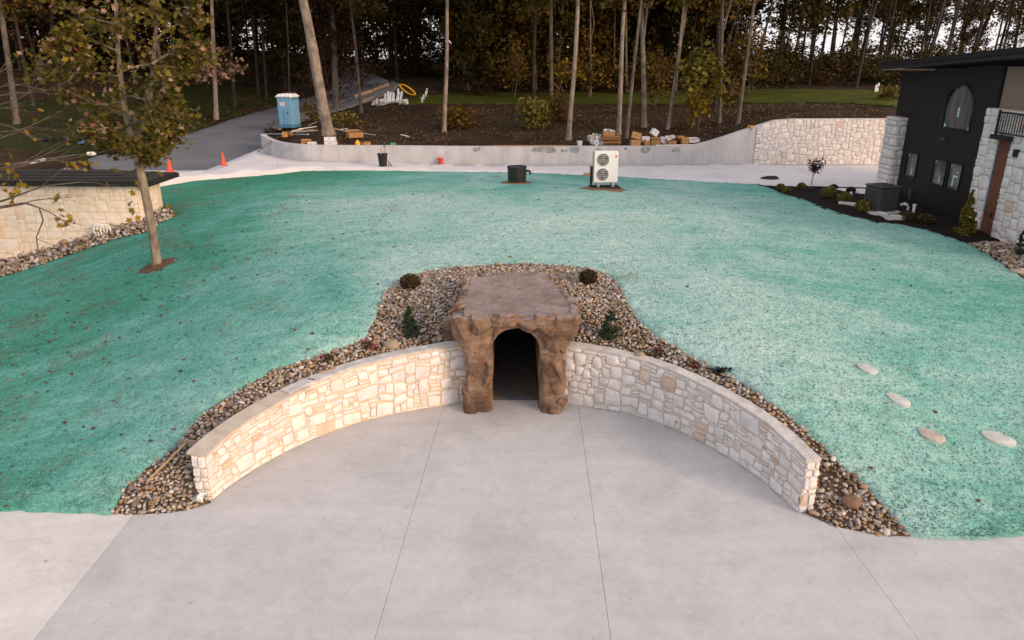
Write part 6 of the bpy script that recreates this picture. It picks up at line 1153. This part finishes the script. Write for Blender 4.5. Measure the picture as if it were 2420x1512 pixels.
# loose planks
def plank(a, b, label, mat='plank', w=.09, h=.03, up=.02, name='plank', cat='plank'):
    a, b = np.asarray(a, float), np.asarray(b, float); c, L, rz, ry = between(a, b); o = MB().box((0, 0, 0), (L, w, h), 0, 0, 0, .003).build(name, M[mat], None); o.location = (float(c[0]), float(c[1]), float(c[2] + up)); o.rotation_euler = (0, ry, rz); return tag(o, label, cat, 'loose lumber')
def G(px, py, up=0): p = hitB(px, py); return p + np.array((0, 0, up))
plank(G(628, 319, .06), G(728, 321, .06), 'long grey-blue board lying along the rounded wall end', 'greypaint', .14, .05)
for k, (a, b, mt, lb) in enumerate((((684, 313), (742, 306), 'oldplank', 'weathered plank in the lumber fan beside the toilet, lowest'), ((690, 311), (735, 303), 'plank', 'tan plank in the lumber fan beside the toilet'), ((700, 315), (749, 311), 'whitecard', 'white plank end in the lumber fan beside the toilet'), ((688, 316), (716, 308), 'whitecard', 'short white trim board in the lumber fan beside the toilet'), ((706, 310), (748, 304), 'whitecard', 'white trim board on top of the lumber fan beside the toilet'))): plank(G(*a, .03 * k), G(*b, .03 * k), lb, mt, .13, .035)
for k, (a, b, mt, lb) in enumerate((((784, 308), (822, 305), 'whitecard', 'white trim plank behind the thick pale tree'), ((800, 309), (822, 314), 'greypaint', 'blue-grey plank pointing at the large open carton'), ((790, 306), (806, 310), 'plank', 'short tan plank behind the thick pale tree'))): plank(G(*a, .03 * k), G(*b, .03 * k), lb, mt, .12, .03)
plank(G(859, 316), G(887, 320), 'thin pale stick on the dirt beside the large open carton', 'whitecard', .04, .03); plank(G(948, 319), G(966, 324), 'short white slat lying on bare dirt', 'whitecard', .16, .03); plank(G(727, 298), G(748, 289), 'grey plank in brush beside the toilet, broken', 'oldplank', .14, .03)
a_, b_ = atY(1163, 344.5, 40.62), atY(1341, 344.5, 40.62); plank((a_[0], 40.62, 2.975), (b_[0], 40.62, 2.985), 'long orange-tan plank lying along the concrete wall top', 'plank', .14, .04)
a_, b_ = atY(1549, 340, 40.75), atY(1638, 339, 40.75); plank((a_[0], 40.66, 2.99), (b_[0], 40.66, 3.02), 'long white trim board on the wall top before the cartons', 'whitecard', .12, .05)
plank(ondrive(609, 363), np.array((*NOSE[2][:2] + np.array((0, -.04)), 2.96)), 'tan stake leaning against the rounded end of the concrete wall', 'plank', .06, .06, name='leaning_stake', cat='stake')
for k, (a, b, lb) in enumerate((((838, 232), (880, 219), 'tan form board staked along the road edge, lower length'), ((881, 218.5), (919, 204), 'tan form board staked along the road edge, upper length'), ((856, 244), (888, 233), 'weathered form board lying below the road edge'))): plank(G(*a, .14), G(*b, .14), lb, 'plank' if k < 2 else 'oldplank', .05, .3, 0, 'form_board', 'board')
# white pipes, hose coil and stakes
b = hitB(915, 248); rr = random.Random(8)
for k in range(9):
    a_ = G(905 + k * 5.2 + rr.uniform(-1, 1), 246 - k * .6); c2 = a_ + np.array((rr.uniform(-.25, .1), 1.4, .75 + rr.uniform(-.2, .2))); o = MB().tube([(0, 0, .06), tuple(c2 - a_ + np.array((0, 0, .06)))], .10, 10).build('white_pipe', M['pipe'], None, True); o.location = tuple(a_); tag(o, 'short white plastic pipe propped in the pipe heap below the road', 'pipe', 'white pipes below the road')
for k, (px, py) in enumerate(((890, 248), (902, 248), (953, 246))):
    q = G(px, py); P = blob(60, (0, 0, .2), (.42, .3, .24), 40 + k, .4); o = leaf_obj('rubbish_heap', P, .3, M['white'], None, 'clump', .5, k); o.location = tuple(q); tag(o, ('white plastic wrapping at the near end of the pipe heap', 'white foam packing beside the plastic wrapping at the pipe heap', 'white scrap at the far end of the pipe heap')[k], 'rubbish')
q = G(962, 226); t = thing('hose_coil', 'large loose coil of yellow hose standing against brush below the road', 'hose', q); rr = random.Random(3)
for k in range(5):
    ph = rr.uniform(0, 6); A1, A2 = 1.02 + rr.uniform(-.06, .06), .92 + rr.uniform(-.08, .08); MB().tube([(A1 * .6 * math.cos(a) + .02 * k, .3 * math.sin(a) + .3 * math.cos(a) + .04 * k, .5 - .40 * math.cos(a) + .26 * A2 * math.sin(a)) for a in np.linspace(ph, ph + 6.28, 30)], .026, 6).build('hose_loop', M['yellow'], t, True)
for k, (px, py) in enumerate(((1009, 222), (1006, 229), (1001, 237), (997, 244))):
    q = G(px, py); t = thing('marker_stake', ('white marker stake in the grass, farthest uphill of a row of four', 'white marker stake in the grass, second uphill of a row of four', 'white marker stake in the grass, third uphill of a row of four', 'white marker stake in the grass, lowest of a row of four')[k], 'stake', q, .3 * k); MB().box((0, 0, .2), (.10, .10, .5), 0, 0, 0, .01).build('post', M['pipe'], t); MB().box((0, 0, .47), (.14, .14, .06), 0, 0, 0, .01).build('cap', M['white'], t)
for k, (px, py) in enumerate(((2067, 218), (2072, 217))):
    q = G(px, py); t = thing('marker_stake', ('white marker stake at the far turf end, beside a twin', 'white marker stake at the far turf end, the taller twin')[k], 'stake', q); MB().box((0, 0, .25), (.11, .11, .6 + .2 * k), .2, 0, .1).build('post', M['pipe'], t); MB().box((.03, 0, .58 + .1 * k), (.14, .14, .05)).build('cap', M['white'], t)
# pots, trays and tarp on the side lawn
def pot(px, py, r, h, label): q = G(px, py); t = thing('plant_pot', label, 'pot', q); MB().lathe([(r * .8, 0), (r, h), (r * 1.06, h), (r * 1.06, h + .03), (r * .9, h + .03), (r * .75, h * .4), (0, h * .4)], n=16, cap=False).build('tub', M['hdpe'], t, True); MB().lathe([(r * .88, h * .8), (0, h * .85)], n=14, cap=False).build('potting_soil', M['soil'], t)
pot(97, 335, .28, .14, 'low black plant tray on the side lawn'); pot(120, 336, .28, .28, 'black plant pot on the side lawn next to the low tray'); pot(158, 338, .30, .34, 'black plant pot with a pale tag on the side lawn'); pot(197, 338, .24, .28, 'black plant pot beside the blue tarp')
q = G(226, 341); g = np.random.default_rng(3); n = 12; V = [((i / 11 - .5) * 1.7 + g.normal(0, .04), (j / 11 - .5) * 1.0 + g.normal(0, .04), .03 + .16 * g.random() + .22 * math.exp(-((i - 5) ** 2 + (j - 5) ** 2) / 14)) for i in range(n) for j in range(n)]; o = MB().add(V, [(i * n + j, (i + 1) * n + j, (i + 1) * n + j + 1, i * n + j + 1) for i in range(n - 1) for j in range(n - 1)]).build('tarp', M['tarp'], None); o.location = tuple(q); tag(o, 'crumpled blue tarp on the side lawn behind the maple', 'tarp')
q = G(207, 369); o = MB().lathe([(.10, 0), (.12, .1), (.12, .34), (.05, .42), (.05, .46)], n=14).build('jug', M['white'], None, True); o.location = tuple(q + np.array((0, 0, .12))); o.rotation_euler = (0, R(90), .3); tag(o, 'white plastic jug lying on its side at the asphalt edge', 'jug')
a_, b_ = G(73, 386), G(106, 377); plank(a_, b_, 'grey-white pipe length lying on dirt behind the stone building', 'pipe', .12, .1)
q = G(255, 363); P = blob(60, (0, 0, .1), (.45, .3, .12), 70, .4); o = leaf_obj('rubbish_bag', P, .3, M['hdpe'], None, 'clump', .6, 5); o.location = tuple(q); tag(o, 'flat black plastic bag at the asphalt edge behind the maple', 'rubbish')
q = G(432, 315); P = blob(24, (0, 0, .1), (.2, .2, .1), 71, .4); o = leaf_obj('rubbish_bag', P, .2, M['white'], None, 'clump', .6, 5); o.location = tuple(q); tag(o, 'small white plastic scrap at the far asphalt edge', 'rubbish')
# far brick house in the wood
b = hitB(1450, 150); hp = (atY(1455, 90, 104)[0], 104, float(FB(21, 104)[0])); t = thing('brick_house', 'distant brick house with white gable siding half hidden by the wood', 'house', hp); MB().box((0, 3, 2.2), (8, 6, 5.2)).build('wall', M['brick'], t); MB().prism([(-4.4, 0, 4.8), (4.4, 0, 4.8), (0, 0, 8.2)], (0, 6.4, 0)).build('roof', M['brownroof'], t); MB().prism([(-3.9, -.05, 4.85), (3.9, -.05, 4.85), (0, -.05, 7.9)], (0, .04, 0)).build('gable_siding', M['siding'], t)
for x in (-2, 2): w_ = MB().box((x, -.03, 2.9), (1.1, .08, 1.5)).build('window', M['white'], t); MB().box((x, -.08, 2.9), (.9, .04, 1.3)).build('pane', M['glass'], w_)
